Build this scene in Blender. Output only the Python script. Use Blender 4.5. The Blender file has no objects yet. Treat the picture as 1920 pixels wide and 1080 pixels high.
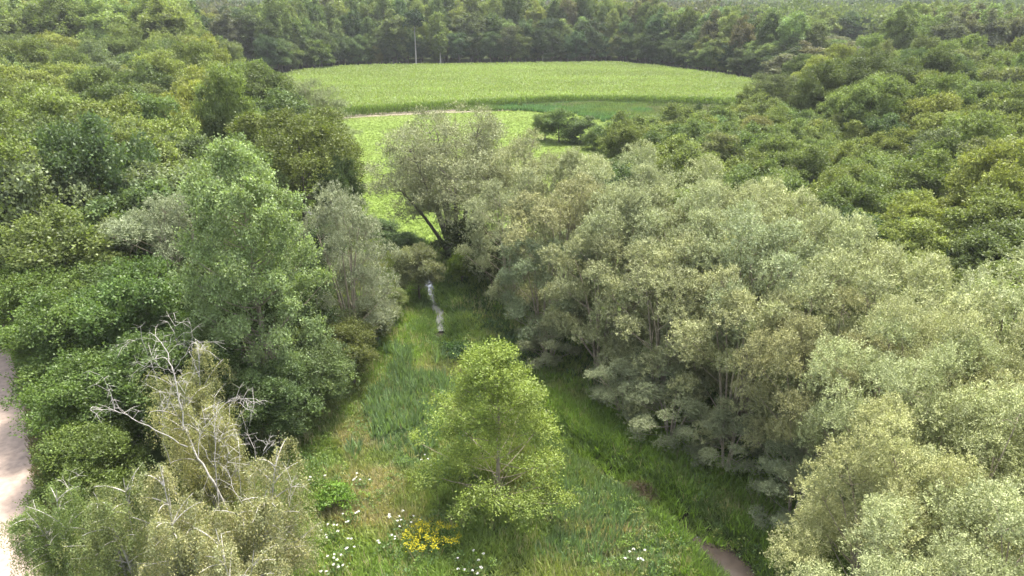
import bpy, math, random
import numpy as np
from mathutils import Vector

# ------------------------------------------------------------------ camera, sky, sun, exposure
SC = bpy.context.scene
COL = SC.collection
CAM_H = 30.0
PITCH = math.atan(549 / 1280)
cam_data = bpy.data.cameras.new("camera")
cam = bpy.data.objects.new("camera", cam_data)
COL.objects.link(cam)
cam.location = (0, 0, CAM_H)
cam.rotation_euler = (math.pi / 2 - PITCH, 0, 0)
cam_data.sensor_width = 36
cam_data.lens = 24
cam_data.clip_start = 0.5
cam_data.clip_end = 20000
SC.camera = cam

SUN_DIR = Vector((0.20, 0.30, 0.93)).normalized()       # towards the sun
SUN_EL = math.asin(SUN_DIR.z)
SUN_AZ = math.atan2(SUN_DIR.x, SUN_DIR.y)
world = bpy.data.worlds.new("World")
SC.world = world
world.use_nodes = True
wn = world.node_tree
bg = wn.nodes["Background"]
sky = wn.nodes.new("ShaderNodeTexSky")
sky.sky_type = 'NISHITA'
sky.sun_disc = False
sky.sun_elevation = SUN_EL
sky.sun_rotation = SUN_AZ
sky.air_density = 1.0
sky.dust_density = 4.0
sky.ozone_density = 1.0
hs = wn.nodes.new("ShaderNodeHueSaturation")
hs.inputs["Saturation"].default_value = 0.45      # thin white cloud
wn.links.new(sky.outputs[0], hs.inputs["Color"])
wn.links.new(hs.outputs[0], bg.inputs[0])
bg.inputs[1].default_value = 0.15
sd = bpy.data.lights.new("sun", 'SUN')
sd.energy = 2.7
sd.angle = math.radians(10)
sd.color = (1.0, 0.94, 0.82)
sun = bpy.data.objects.new("sun", sd)
COL.objects.link(sun)
sun.rotation_euler = SUN_DIR.to_track_quat('Z', 'Y').to_euler()
sun.location = (60, 60, 120)
SC.view_settings.view_transform = 'Standard'
SC.view_settings.look = 'None'
SC.view_settings.exposure = 2.02
SC.view_settings.gamma = 1.0
SC.render.engine = 'CYCLES'
SC.cycles.max_bounces = 6
SC.cycles.diffuse_bounces = 4
SC.cycles.glossy_bounces = 2
SC.cycles.transmission_bounces = 4
SC.cycles.volume_bounces = 0
SC.cycles.transparent_max_bounces = 4

# ------------------------------------------------------------------ helpers
CP, SP = math.cos(PITCH), math.sin(PITCH)


def gp(u, v, z=0.0):
    """point of the photograph that lies at height z -> world x, y"""
    s = (v - 540) / 1280
    t = (CAM_H - z) / (SP + s * CP)
    return np.array(((u - 960) / 1280 * t, t * (CP - s * SP), z))


def dp(u, v, y):
    """point of the photograph that lies y metres away -> world"""
    s = (v - 540) / 1280
    t = y / (CP - s * SP)
    return np.array(((u - 960) / 1280 * t, y, CAM_H - t * (SP + s * CP)))


def unit(a):
    n = np.linalg.norm(a, axis=-1, keepdims=True)
    return a / np.maximum(n, 1e-9)


def new_mesh(name, V, Q, cols=None, mats=(), matidx=None, smooth=False):
    V = np.asarray(V, np.float32)
    Q = np.asarray(Q, np.int32)
    k = Q.shape[1]
    me = bpy.data.meshes.new(name)
    me.vertices.add(len(V))
    me.vertices.foreach_set("co", V.ravel())
    me.loops.add(Q.size)
    me.loops.foreach_set("vertex_index", Q.ravel())
    me.polygons.add(len(Q))
    me.polygons.foreach_set("loop_start", np.arange(0, Q.size, k, dtype=np.int32))
    for m in mats:
        me.materials.append(m)
    if matidx is not None:
        me.polygons.foreach_set("material_index", np.asarray(matidx, np.int32))
    if smooth:
        me.polygons.foreach_set("use_smooth", np.ones(len(Q), bool))
    me.update(calc_edges=True)
    if cols is not None:
        c = np.ones((len(Q), 4), np.float32)
        c[:, :3] = cols
        at = me.attributes.new("col", 'FLOAT_COLOR', 'CORNER')
        at.data.foreach_set("color", np.repeat(c, k, axis=0).ravel())
    return me


def link(name, me, parent=None, loc=(0, 0, 0), color=None):
    o = bpy.data.objects.new(name, me)
    COL.objects.link(o)
    o.location = loc
    if parent:
        o.parent = parent
    if color is not None:
        o.color = (*color, 1)
    return o


def tag(o, label, cat=None, group=None, kind=None):
    o["label"] = label
    if cat:
        o["category"] = cat
    if group:
        o["group"] = group
    if kind:
        o["kind"] = kind
    return o


def leaves(P, A, N, L, W, fold=0.0):
    """rhombus leaves: base at P, axis A, normal N, length L, width W"""
    A = unit(A)
    B = unit(np.cross(N, A))
    n = len(P)
    L = np.broadcast_to(np.asarray(L, float), (n,))[:, None]
    W = np.broadcast_to(np.asarray(W, float), (n,))[:, None]
    V = np.empty((n, 4, 3))
    V[:, 0] = P
    V[:, 1] = P + A * L * 0.45 + B * W * 0.5
    V[:, 2] = P + A * L
    V[:, 3] = P + A * L * 0.45 - B * W * 0.5
    if fold:
        V[:, 2, 2] -= fold * L[:, 0]
    return V.reshape(-1, 3), np.arange(n * 4).reshape(n, 4)


def tube(pts, rads, n=5):
    pts = np.asarray(pts, float)
    k = len(pts)
    T = np.gradient(pts, axis=0)
    T = unit(T)
    ref = np.array((0.3, 0.95, 0.1)) if abs(T[0, 2]) > 0.5 else np.array((0, 0, 1.0))
    X = unit(np.cross(T, ref))
    Y = np.cross(T, X)
    a = np.arange(n) * 2 * math.pi / n
    r = np.asarray(rads, float)[:, None, None]
    V = pts[:, None] + r * (np.cos(a)[None, :, None] * X[:, None] + np.sin(a)[None, :, None] * Y[:, None])
    V = V.reshape(-1, 3)
    i, j = np.meshgrid(np.arange(k - 1), np.arange(n), indexing='ij')
    q = np.stack([i * n + j, i * n + (j + 1) % n, (i + 1) * n + (j + 1) % n, (i + 1) * n + j], -1).reshape(-1, 4)
    return V, q


class Acc:
    def __init__(s):
        s.V, s.Q, s.C, s.n = [], [], [], 0

    def add(s, V, Q, c=None):
        s.V.append(V)
        s.Q.append(Q + s.n)
        s.n += len(V)
        s.C.append(np.broadcast_to(np.asarray((1, 1, 1) if c is None else c, float), (len(Q), 3)))

    def mesh(s, name, mat, smooth=False):
        return new_mesh(name, np.concatenate(s.V), np.concatenate(s.Q), np.concatenate(s.C), [mat], None, smooth)


def bezier(a, b, c, n=6):
    t = np.linspace(0, 1, n)[:, None]
    return (1 - t) ** 2 * a + 2 * t * (1 - t) * b + t * t * c


def inpoly(x, y, poly):
    x = np.asarray(x); y = np.asarray(y)
    r = np.zeros(x.shape, bool)
    j = len(poly) - 1
    for i in range(len(poly)):
        xi, yi = poly[i][:2]
        xj, yj = poly[j][:2]
        c = ((yi > y) != (yj > y)) & (x < (xj - xi) * (y - yi) / ((yj - yi) or 1e-9) + xi)
        r ^= c
        j = i
    return r


def vnoise(x, y, s, seed=0):
    """smooth value noise 0..1"""
    rs = np.random.RandomState(seed)
    T = rs.rand(64, 64)
    x = np.asarray(x) / s + 1000; y = np.asarray(y) / s + 1000
    xi = np.floor(x).astype(int); yi = np.floor(y).astype(int)
    fx = x - xi; fy = y - yi
    fx = fx * fx * (3 - 2 * fx); fy = fy * fy * (3 - 2 * fy)
    g = lambda a, b: T[a % 64, b % 64]
    return (g(xi, yi) * (1 - fx) + g(xi + 1, yi) * fx) * (1 - fy) + (g(xi, yi + 1) * (1 - fx) + g(xi + 1, yi + 1) * fx) * fy


# ------------------------------------------------------------------ materials
def leaf_mat(name, trans=0.35, gloss=0.0, rough=0.45, tcol=(1.15, 1.25, 0.5)):
    m = bpy.data.materials.new(name)
    m.use_nodes = True
    t = m.node_tree
    t.nodes.clear()
    out = t.nodes.new("ShaderNodeOutputMaterial")
    oi = t.nodes.new("ShaderNodeObjectInfo")
    at = t.nodes.new("ShaderNodeAttribute"); at.attribute_name = "col"
    mu = t.nodes.new("ShaderNodeMix"); mu.data_type = 'RGBA'; mu.blend_type = 'MULTIPLY'; mu.inputs[0].default_value = 1
    t.links.new(oi.outputs["Color"], mu.inputs[6])
    t.links.new(at.outputs["Color"], mu.inputs[7])
    d = t.nodes.new("ShaderNodeBsdfDiffuse")
    tr = t.nodes.new("ShaderNodeBsdfTranslucent")
    tm = t.nodes.new("ShaderNodeMix"); tm.data_type = 'RGBA'; tm.blend_type = 'MULTIPLY'; tm.inputs[0].default_value = 1
    tm.inputs[7].default_value = (*tcol, 1)
    t.links.new(mu.outputs[2], tm.inputs[6])
    t.links.new(mu.outputs[2], d.inputs[0])
    t.links.new(tm.outputs[2], tr.inputs[0])
    mx = t.nodes.new("ShaderNodeMixShader"); mx.inputs[0].default_value = trans
    t.links.new(d.outputs[0], mx.inputs[1]); t.links.new(tr.outputs[0], mx.inputs[2])
    last = mx
    if gloss:
        g = t.nodes.new("ShaderNodeBsdfGlossy"); g.inputs["Roughness"].default_value = rough
        g.inputs["Color"].default_value = (0.9, 0.95, 0.9, 1)
        m2 = t.nodes.new("ShaderNodeMixShader"); m2.inputs[0].default_value = gloss
        t.links.new(mx.outputs[0], m2.inputs[1]); t.links.new(g.outputs[0], m2.inputs[2])
        last = m2
    t.links.new(last.outputs[0], out.inputs[0])
    return m


def bark_mat(name, c1, c2, scale=6.0):
    m = bpy.data.materials.new(name)
    m.use_nodes = True
    t = m.node_tree
    b = t.nodes["Principled BSDF"]
    b.inputs["Roughness"].default_value = 0.85
    tc = t.nodes.new("ShaderNodeTexCoord")
    mp = t.nodes.new("ShaderNodeMapping"); mp.inputs["Scale"].default_value = (1, 1, 0.35)
    nz = t.nodes.new("ShaderNodeTexNoise"); nz.inputs["Scale"].default_value = scale; nz.inputs["Detail"].default_value = 4
    cr = t.nodes.new("ShaderNodeValToRGB")
    cr.color_ramp.elements[0].position = 0.35; cr.color_ramp.elements[0].color = (*c1, 1)
    cr.color_ramp.elements[1].position = 0.65; cr.color_ramp.elements[1].color = (*c2, 1)
    t.links.new(tc.outputs["Object"], mp.inputs[0]); t.links.new(mp.outputs[0], nz.inputs[0])
    t.links.new(nz.outputs[0], cr.inputs[0]); t.links.new(cr.outputs[0], b.inputs["Base Color"])
    return m


M_LEAF = leaf_mat("broad_leaf", 0.38, 0.015, 0.45)
M_WILLOW = leaf_mat("willow_leaf", 0.22, 0.02, 0.5, (1.05, 1.1, 0.7))
M_POPLAR = leaf_mat("poplar_leaf", 0.35, 0.015, 0.5)
M_GRASS = leaf_mat("grass_blade", 0.35, 0.02, 0.5)
M_PETAL = leaf_mat("petal", 0.3, 0.0, 0.5, (1, 1, 0.9))
M_BARK = bark_mat("brown_bark", (0.05, 0.04, 0.03), (0.14, 0.12, 0.09))
M_WBARK = bark_mat("willow_bark", (0.18, 0.15, 0.105), (0.33, 0.28, 0.205))
M_BIRCH = bark_mat("birch_bark", (0.22, 0.205, 0.18), (0.42, 0.40, 0.36), 9)

# ------------------------------------------------------------------ layout in world metres
STREAM = np.array([(-34, 104), (-27, 97), (-21, 92), (-16, 87), (-11.5, 80), (-9.6, 73), (-8.9, 69), (-7.6, 64.5), (-6.9, 59), (-5.2, 54.5), (-2.2, 49),
                   (2, 43.6), (5.5, 39.8), (8.2, 37.1), (10.8, 33.6), (12.7, 30.2), (14.0, 26.5), (15.2, 22), (16, 17)], float)


def stream_dist(x, y):
    x = np.asarray(x, float); y = np.asarray(y, float)
    best = np.full(x.shape, 1e9)
    for a, b in zip(STREAM[:-1], STREAM[1:]):
        d = b - a
        t = np.clip(((x - a[0]) * d[0] + (y - a[1]) * d[1]) / (d @ d), 0, 1)
        best = np.minimum(best, np.hypot(x - a[0] - t * d[0], y - a[1] - t * d[1]))
    return best


def gz(x, y):
    """ground height: flat valley floor with a ditch cut along the stream"""
    d = stream_dist(x, y)
    pool = np.exp(-(((x - 12.8) ** 2 + (y - 30) ** 2) / 5.0))
    w = 1.15 + 0.7 * pool
    base = 0.18 * (vnoise(x, y, 6, 3) - 0.5) * (np.abs(x) < 40) * (y < 120)
    return base - 1.0 / (1 + np.exp((d - w) * 3.2))


MAIZE = [gp(560, 142)[:2], gp(640, 133)[:2], gp(760, 130)[:2], gp(1000, 127.5)[:2], gp(1150, 125)[:2], gp(1230, 132)[:2], gp(1330, 146)[:2],
         gp(1458, 168)[:2], gp(1470, 185)[:2], gp(1440, 201)[:2], gp(1300, 199)[:2], gp(1190, 196)[:2], gp(1040, 196)[:2], gp(880, 205)[:2], gp(690, 216)[:2], gp(600, 224)[:2], (-80, 190), (-92, 230)]
PATH_C = [(-21, 16), (-31.2, 32), (-42.0, 47), (-50.6, 58), (-62, 73), (-70.5, 85), (-84, 108), (-98, 150)]
TRACK_C = [gp(560, 227)[:2], gp(620, 221)[:2], gp(700, 215.5)[:2], gp(790, 211)[:2], gp(880, 207.5)[:2], gp(1040, 200)[:2], gp(1190, 200)[:2], gp(1320, 203)[:2], gp(1410, 206.5)[:2], gp(1500, 206)[:2]]
LEFT_WOOD = [(-32, 56), (-26, 66), (-30, 80), (-27, 90), (-29, 104), (-36, 118), (-42, 135), (-47, 150), (-58, 172), (-72, 188), (-86, 215), (-100, 250),
             (-190, 262), (-170, 200), (-118, 140), (-88, 104), (-66, 76), (-47, 54)]
MEADOW = [(-30, 88), (-36, 112), (-45, 140), (-62, 175), (-75, 192), gp(700, 214)[:2], gp(880, 208)[:2], (40, 205), (75, 200), (60, 180), (36, 158), (18, 130), (8, 100), (2, 82), (-5, 74), (-14, 84)]

# ------------------------------------------------------------------ ground, path, track, water
def axis_vals(lo, hi, mid_lo, mid_hi, fine, grow=1.35):
    v = list(np.arange(mid_lo, mid_hi + 1e-6, fine))
    s = fine
    while v[-1] < hi:
        s *= grow; v.append(min(hi, v[-1] + s))
    s = fine
    lowv = []
    c = mid_lo
    while c > lo:
        s *= grow; c = max(lo, c - s); lowv.append(c)
    return np.array(lowv[::-1] + v)


gx = axis_vals(-6000, 6000, -50, 50, 0.6)
gy = axis_vals(-400, 9000, 10, 112, 0.6)
GX, GY = np.meshgrid(gx, gy, indexing='ij')
GZ = gz(GX, GY)
ni, nj = GX.shape
I, J = np.meshgrid(np.arange(ni - 1), np.arange(nj - 1), indexing='ij')
Qg = np.stack([I * nj + J, (I + 1) * nj + J, (I + 1) * nj + J + 1, I * nj + J + 1], -1).reshape(-1, 4)
me = bpy.data.meshes.new("ground")
me = new_mesh("ground", np.stack([GX, GY, GZ], -1).reshape(-1, 3), Qg, smooth=True)
# colour per vertex: what grows or lies there
c = np.empty((ni, nj, 3)); c[:] = (0.045, 0.060, 0.022)
mead = inpoly(GX, GY, MEADOW)
n1 = vnoise(GX, GY, 7, 1)[..., None]
c[mead] = ((0.105, 0.150, 0.030) * (0.9 + 0.2 * n1))[mead]
near = (np.abs(GX) < 26) & (GY > 20) & (GY < 82)
c[near] = ((0.075, 0.105, 0.030) * (0.8 + 0.4 * n1))[near]
mz = inpoly(GX, GY, MAIZE)
c[mz] = (0.12, 0.16, 0.04)
dd = stream_dist(GX, GY)
c[dd < 1.3] = (0.026, 0.026, 0.016)
far = GY > 420
c[far] = (0.06, 0.085, 0.035)
ca = me.attributes.new("col", 'FLOAT_COLOR', 'POINT')
cc = np.ones((ni * nj, 4), np.float32); cc[:, :3] = c.reshape(-1, 3)
ca.data.foreach_set("color", cc.ravel())


def soil_mat(name, base=None, attr=False, var=0.35, scale=1.2, rough=0.95):
    m = bpy.data.materials.new(name); m.use_nodes = True
    t = m.node_tree; b = t.nodes["Principled BSDF"]
    b.inputs["Roughness"].default_value = rough
    b.inputs["Specular IOR Level"].default_value = 0.1
    tc = t.nodes.new("ShaderNodeTexCoord")
    nz = t.nodes.new("ShaderNodeTexNoise"); nz.inputs["Scale"].default_value = scale; nz.inputs["Detail"].default_value = 7
    mr = t.nodes.new("ShaderNodeMapRange")
    mr.inputs[1].default_value = 0.3; mr.inputs[2].default_value = 0.7
    mr.inputs[3].default_value = 1 - var; mr.inputs[4].default_value = 1 + var
    mu = t.nodes.new("ShaderNodeVectorMath"); mu.operation = 'SCALE'
    t.links.new(tc.outputs["Object"], nz.inputs[0]); t.links.new(nz.outputs[0], mr.inputs[0])
    if attr:
        a = t.nodes.new("ShaderNodeAttribute"); a.attribute_name = "col"
        t.links.new(a.outputs["Color"], mu.inputs[0])
    else:
        mu.inputs[0].default_value = base
    t.links.new(mr.outputs[0], mu.inputs["Scale"]); t.links.new(mu.outputs[0], b.inputs["Base Color"])
    bp = t.nodes.new("ShaderNodeBump"); bp.inputs["Strength"].default_value = 0.4; bp.inputs["Distance"].default_value = 0.1
    t.links.new(nz.outputs[0], bp.inputs["Height"]); t.links.new(bp.outputs[0], b.inputs["Normal"])
    return m


me.materials.append(soil_mat("ground_soil", attr=True))
tag(link("ground", me), "flat valley ground under the grass and trees", kind="structure")


def ribbon(name, pts, w, z, mat, label, n=14, jit=0.0, seed=5, sag=False):
    pts = np.array([p[:2] for p in pts], float)
    t = np.concatenate([[0], np.cumsum(np.linalg.norm(np.diff(pts, axis=0), axis=1))])
    s = np.arange(0, t[-1], 1.0)
    P = np.stack([np.interp(s, t, pts[:, 0]), np.interp(s, t, pts[:, 1])], 1)
    k = np.ones(9) / 9
    Pp = np.pad(P, ((4, 4), (0, 0)), mode='edge')
    P = np.stack([np.convolve(Pp[:, 0], k, 'valid'), np.convolve(Pp[:, 1], k, 'valid')], 1)
    T = unit(np.gradient(P, axis=0)); N = np.stack([T[:, 1], -T[:, 0]], 1)
    rs = np.random.RandomState(seed)
    off = np.linspace(-1, 1, n)
    V = np.empty((len(P), n, 3))
    wj = w * (1 + jit * (vnoise(s, s * 0, 2.5, seed) - 0.5) * 2)
    wk = w * (1 + jit * (vnoise(s, s * 0 + 50, 2.5, seed) - 0.5) * 2)
    for i, o_ in enumerate(off):
        V[:, i, :2] = P + N * (o_ * (wj if o_ > 0 else wk))[:, None] / 2
        V[:, i, 2] = z - (0.03 * abs(o_) ** 6 if sag else 0)
    ii, jj = np.meshgrid(np.arange(len(P) - 1), np.arange(n - 1), indexing='ij')
    q = np.stack([ii * n + jj, ii * n + jj + 1, (ii + 1) * n + jj + 1, (ii + 1) * n + jj], -1).reshape(-1, 4)
    me = new_mesh(name, V.reshape(-1, 3), q, smooth=True, mats=[mat])
    return tag(link(name, me), label, kind="structure")


M_GRAVEL = soil_mat("pink_gravel", (0.29, 0.23, 0.19), var=0.2, scale=2.5)
M_TRACK = soil_mat("pale_dirt", (0.20, 0.17, 0.13), var=0.18, scale=0.8)
ribbon("gravel_path", PATH_C, 6.5, 0.14, M_GRAVEL, "pinkish beige gravel path along the left edge of the trees", jit=0.05)
ribbon("dirt_track", TRACK_C, 6.0, 0.05, M_TRACK, "pale dirt track between the maize field and the meadow", jit=0.12)

mw = bpy.data.materials.new("stream_water"); mw.use_nodes = True
t = mw.node_tree; b = t.nodes["Principled BSDF"]
b.inputs["Base Color"].default_value = (0.13, 0.135, 0.13, 1)
b.inputs["Roughness"].default_value = 0.12
b.inputs["IOR"].default_value = 1.6
b.inputs["Metallic"].default_value = 0.14     # metallic share added to brighten the water's sky reflection
b.inputs["Specular IOR Level"].default_value = 1.0
nz = t.nodes.new("ShaderNodeTexNoise"); nz.inputs["Scale"].default_value = 0.9; nz.inputs["Detail"].default_value = 2
tc = t.nodes.new("ShaderNodeTexCoord"); t.links.new(tc.outputs["Object"], nz.inputs[0])
bp = t.nodes.new("ShaderNodeBump"); bp.inputs["Strength"].default_value = 0.8; bp.inputs["Distance"].default_value = 0.22
t.links.new(nz.outputs[0], bp.inputs["Height"]); t.links.new(bp.outputs[0], b.inputs["Normal"])
ribbon("stream", STREAM[:9], 1.4, -0.72, mw, "narrow stream in a ditch through the meadow", jit=0.3, n=6)

# mud bank at the pool (lower right)
def blob_sheet(name, cx, cy, rx, ry, z, mat, label, seed=1):
    a = np.linspace(0, 2 * math.pi, 40, endpoint=False)
    rs = np.random.RandomState(seed)
    r = 1 + 0.15 * np.sin(3 * a + 1) + 0.1 * np.sin(5 * a + rs.rand() * 6)
    V = [(cx, cy, z + 0.1)]
    for k in (0.5, 1.0):
        for i in range(40):
            V.append((cx + rx * r[i] * k * math.cos(a[i]), cy + ry * r[i] * k * math.sin(a[i]), z - (0.12 if k == 1 else 0)))
    Q = []
    for i in range(40):
        j = (i + 1) % 40
        Q.append((0, 1 + i, 1 + j, 1 + j))
        Q.append((1 + i, 41 + i, 41 + j, 1 + j))
    me = bpy.data.meshes.new(name)
    me.from_pydata(V, [], [q[:3] if q[2] == q[3] else q for q in Q])
    me.materials.append(mat)
    for p in me.polygons: p.use_smooth = True
    return tag(link(name, me), label, kind="structure")


M_MUD = soil_mat("wet_mud", (0.026, 0.020, 0.016), var=0.3, scale=1.5, rough=0.5)
ribbon("pool", STREAM[14:17], 2.0, -0.72, mw, "dark pool of the stream at the lower right", n=6)
blob_sheet("mud_bank", 12.1, 30.0, 1.7, 2.3, -0.42, M_MUD, "brown mud bank of the stream at the lower right", 3)

# ------------------------------------------------------------------ tree building
def knobs(rs, puffs, k=7):
    """break every puff into a handful of smaller knobs"""
    out = []
    for p in puffs:
        if p[3] > 2.6:
            out.append(p); continue
        for i in range(k):
            d = rs.normal(size=3); d[2] = abs(d[2]) * 1.1 - 0.35; d /= np.linalg.norm(d)
            f = 0.44 + 0.20 * rs.rand()
            out.append((*(p[:3] + d * p[3:6] * (0.48 + 0.24 * rs.rand())), *(p[3:6] * f)))
    return np.array(out)


def sprig_crown(rs, puffs, n_sprig, per, spl, spread, L, W, out_b=0.8, up_b=0.5, rnd_b=0.4, droop=0.0, inner=0.45, low=-0.5,
                tint=0.22, ptint=0.15, yellow=0.08, nup=0.6):
    """leaf cloud: puffs -> sprigs (shoots) -> leaves.  puffs: n x 6 (centre, radii)"""
    puffs = knobs(rs, np.asarray(puffs, float))
    area = puffs[:, 3] * puffs[:, 5]
    idx = rs.choice(len(puffs), n_sprig, p=area / area.sum())
    D = unit(rs.normal(size=(n_sprig, 3)))
    bad = D[:, 2] < low
    D[bad, 2] *= -1
    r = inner + (1 - inner) * rs.rand(n_sprig) ** 0.6
    # lumpy puff surface
    ph = rs.rand(len(puffs), 3) * 6
    lump = 1 + 0.18 * np.sin(4 * D[:, 0] + ph[idx, 0]) * np.sin(4 * D[:, 1] + ph[idx, 1]) + 0.12 * np.sin(7 * D[:, 2] + ph[idx, 2])
    S = puffs[idx, :3] + D * puffs[idx, 3:6] * (r * lump)[:, None]
    A = unit(D * out_b + np.array((0, 0, up_b)) + rs.normal(size=(n_sprig, 3)) * rnd_b)
    sl = spl * (0.5 + 0.7 * rs.rand(n_sprig)) * 0.75
    st = 1 + tint * rs.normal(size=n_sprig) * 0.6
    pt = 1 + ptint * rs.normal(size=len(puffs))
    ye = rs.rand(n_sprig) * yellow + (rs.rand(len(puffs)) * yellow)[idx]
    k = np.repeat(np.arange(n_sprig), per)
    n = len(k)
    u = rs.rand(n)
    P = S[k] + A[k] * (sl[k] * u)[:, None] + rs.normal(size=(n, 3)) * spread
    P[:, 2] -= droop * (sl[k] * u) ** 2
    ax = A[k] * 0.7 + rs.normal(size=(n, 3)) * 0.55
    ax[:, 2] -= droop * 0.8
    nr = D[k] * 1.0 + np.array((0, 0, nup)) + rs.normal(size=(n, 3)) * 0.42
    ll = L * (0.7 + 0.6 * rs.rand(n))
    V, Q = leaves(P, ax, nr, ll, ll * W / L)
    f = np.clip(st[k] * pt[idx[k]] * (1 + 0.11 * rs.normal(size=n)), 0.45, 1.9)[:, None]
    y = ye[k][:, None]
    C = f * (1 + y * np.array((0.85, 0.5, -0.4)))
    return V, Q, C


def branches(acc, rs, base, top, r0, puffs, start=0.3, n_side=6, bend=0.3, thick=0.35):
    """trunk from base to top plus a limb to every puff centre"""
    mid = (base + top) / 2 + rs.normal(size=3) * np.array((bend, bend, 0))
    tr = bezier(base, mid, top, 8)
    rad = r0 * (1 - 0.85 * np.linspace(0, 1, 8)); rad[0] *= 1.35
    acc.add(*tube(tr, rad, n_side))
    for p in puffs:
        c = np.asarray(p[:3])
        hz = c[2] - 0.5 * np.hypot(c[0] - base[0], c[1] - base[1]) - rs.rand() * 1.0
        f = np.clip((hz - base[2]) / max(top[2] - base[2], .1), start, 0.92)
        a = tr[0] * (1 - f) ** 2 + 2 * f * (1 - f) * mid + f * f * top
        m = (a + c) / 2 + np.array((0, 0, -0.12 * np.linalg.norm(c - a)))
        rr = max(0.025, r0 * (1 - 0.8 * f) * thick)
        acc.add(*tube(bezier(a, m, c, 5), np.linspace(rr, 0.02, 5), 4))


def dome_puffs(rs, R, zc, rz, n, pr, low=-0.35, k0=0.62, k1=0.9, ang0=0, vz=0.85):
    """puffs spread evenly over an uneven dome"""
    out = []
    for i in range(n):
        z = 1 - (i + 0.5) / n * (1 - low)
        a = i * 2.39996 + ang0 + rs.normal() * 0.25
        q = math.sqrt(max(0, 1 - z * z))
        k = k0 + (k1 - k0) * rs.rand()
        r = pr * (0.75 + 0.5 * rs.rand())
        out.append((R * q * k * math.cos(a), R * q * k * math.sin(a), zc + rz * z * k, r, r, r * vz))
    return out


LIB = {}


def lib(kind, crown, trunk, H, R):
    LIB.setdefault(kind, []).append((crown, trunk, H, R))


def build_broad(kind, seeds, H, R, npuff, pr, nsp, per, spl, spread, L, W, mat=M_LEAF, bark=M_BARK, zc=0.58, rz=0.42, **kw):
    for s in seeds:
        rs = np.random.RandomState(s)
        puffs = dome_puffs(rs, R, H * zc, H * rz, npuff, pr, low=kw.get('dlow', -0.55), ang0=s, k0=kw.get('k0', .62), k1=kw.get('k1', .95), vz=kw.get('vz', .9))
        pf = puffs + [(0, 0, H * zc, R * 0.55, R * 0.55, H * rz * 0.7)]
        skw = {k: v for k, v in kw.items() if k not in ('dlow', 'vz', 'k0', 'k1')}
        V, Q, C = sprig_crown(rs, pf, nsp, per, spl, spread, L, W, **skw)
        V[:, 2] = np.maximum(V[:, 2], 0.1)
        ac = Acc(); ac.add(V, Q, C)
        tk = Acc()
        branches(tk, rs, np.array((0, 0, -0.3)), np.array((rs.normal() * .4, rs.normal() * .4, H * 0.86)), 0.02 * H, puffs)
        lib(kind, ac.mesh(kind + "_crown", mat), tk.mesh(kind + "_trunk", bark, True), H, R)


def build_willow(kind, seeds, H, R, npuff, per, nsp, L=0.17, W=0.055, low_puffs=6, pr=1.5, stems=6):
    for s in seeds:
        rs = np.random.RandomState(s)
        puffs = dome_puffs(rs, R, H * 0.54, H * 0.43, npuff, pr, low=-0.8, k0=0.74, k1=1.10, ang0=s, vz=1.05)
        puffs += dome_puffs(rs, R * 0.5, H * 0.62, H * 0.30, 6, pr, low=0.0, k0=.6, k1=1, ang0=s + 1)
        for i in range(low_puffs):
            a = rs.rand() * 6.28; q = R * (0.7 + 0.35 * rs.rand()); r = pr * (0.8 + 0.3 * rs.rand())
            puffs.append((q * math.cos(a), q * math.sin(a), H * (0.10 + 0.2 * rs.rand()), r, r, r * .9))
        puffs = [p for p in puffs if rs.rand() > 0.14]
        V, Q, C = sprig_crown(rs, puffs, nsp, per, 0.40, 0.06, L, W, out_b=0.8, up_b=0.5, rnd_b=0.35, inner=0.7, low=-0.35,
                              tint=0.20, ptint=0.10, yellow=0.05, nup=0.5)
        V[:, 2] = np.maximum(V[:, 2], 0.1)
        ac = Acc(); ac.add(V, Q, C)
        tk = Acc()
        ends = []
        for i in range(stems):
            a = i * 6.283 / stems + rs.normal() * 0.3
            q = R * (0.2 + 0.55 * rs.rand())
            b0 = np.array((0.35 * math.cos(a), 0.35 * math.sin(a), -0.3))
            tp = np.array((q * math.cos(a), q * math.sin(a), H * (0.88 - 0.28 * (q / R) ** 2)))
            md = np.array((q * 0.35 * math.cos(a), q * 0.35 * math.sin(a), H * 0.45)) + rs.normal(size=3) * 0.35
            tr = bezier(b0, md, tp, 10)
            r0 = 0.13 + 0.09 * rs.rand()
            tk.add(*tube(tr, r0 * (1 - 0.85 * np.linspace(0, 1, 10)), 6))
            ends.append((tr, r0))
        for p in puffs:
            cpt = np.array(p[:3])
            best = min(range(stems), key=lambda j: np.min(np.linalg.norm(ends[j][0] - cpt, axis=1)))
            tr, r0 = ends[best]
            dz = cpt[2] - 0.6 * np.linalg.norm(tr[:, :2] - cpt[:2], axis=1) - 0.5
            j = int(np.argmin(np.abs(tr[:, 2] - dz))); j = max(1, min(8, j))
            a0 = tr[j]
            rr = max(0.03, r0 * (1 - 0.085 * j) * 0.5)
            tk.add(*tube(bezier(a0, (a0 + cpt) / 2 - np.array((0, 0, 0.25)), cpt, 5), np.linspace(rr, 0.02, 5), 4))
            for q_ in range(4):        # twigs fanning inside the puff
                e = cpt + unit(rs.normal(size=3) + np.array((0, 0, 0.8))) * p[3] * 0.85
                tk.add(*tube(np.stack([cpt - (cpt - a0) * 0.15, (cpt + e) / 2, e]), [0.022, 0.014, 0.006], 3))
        lib(kind, ac.mesh(kind + "_crown", M_WILLOW), tk.mesh(kind + "_trunk", M_WBARK, True), H, R)


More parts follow.
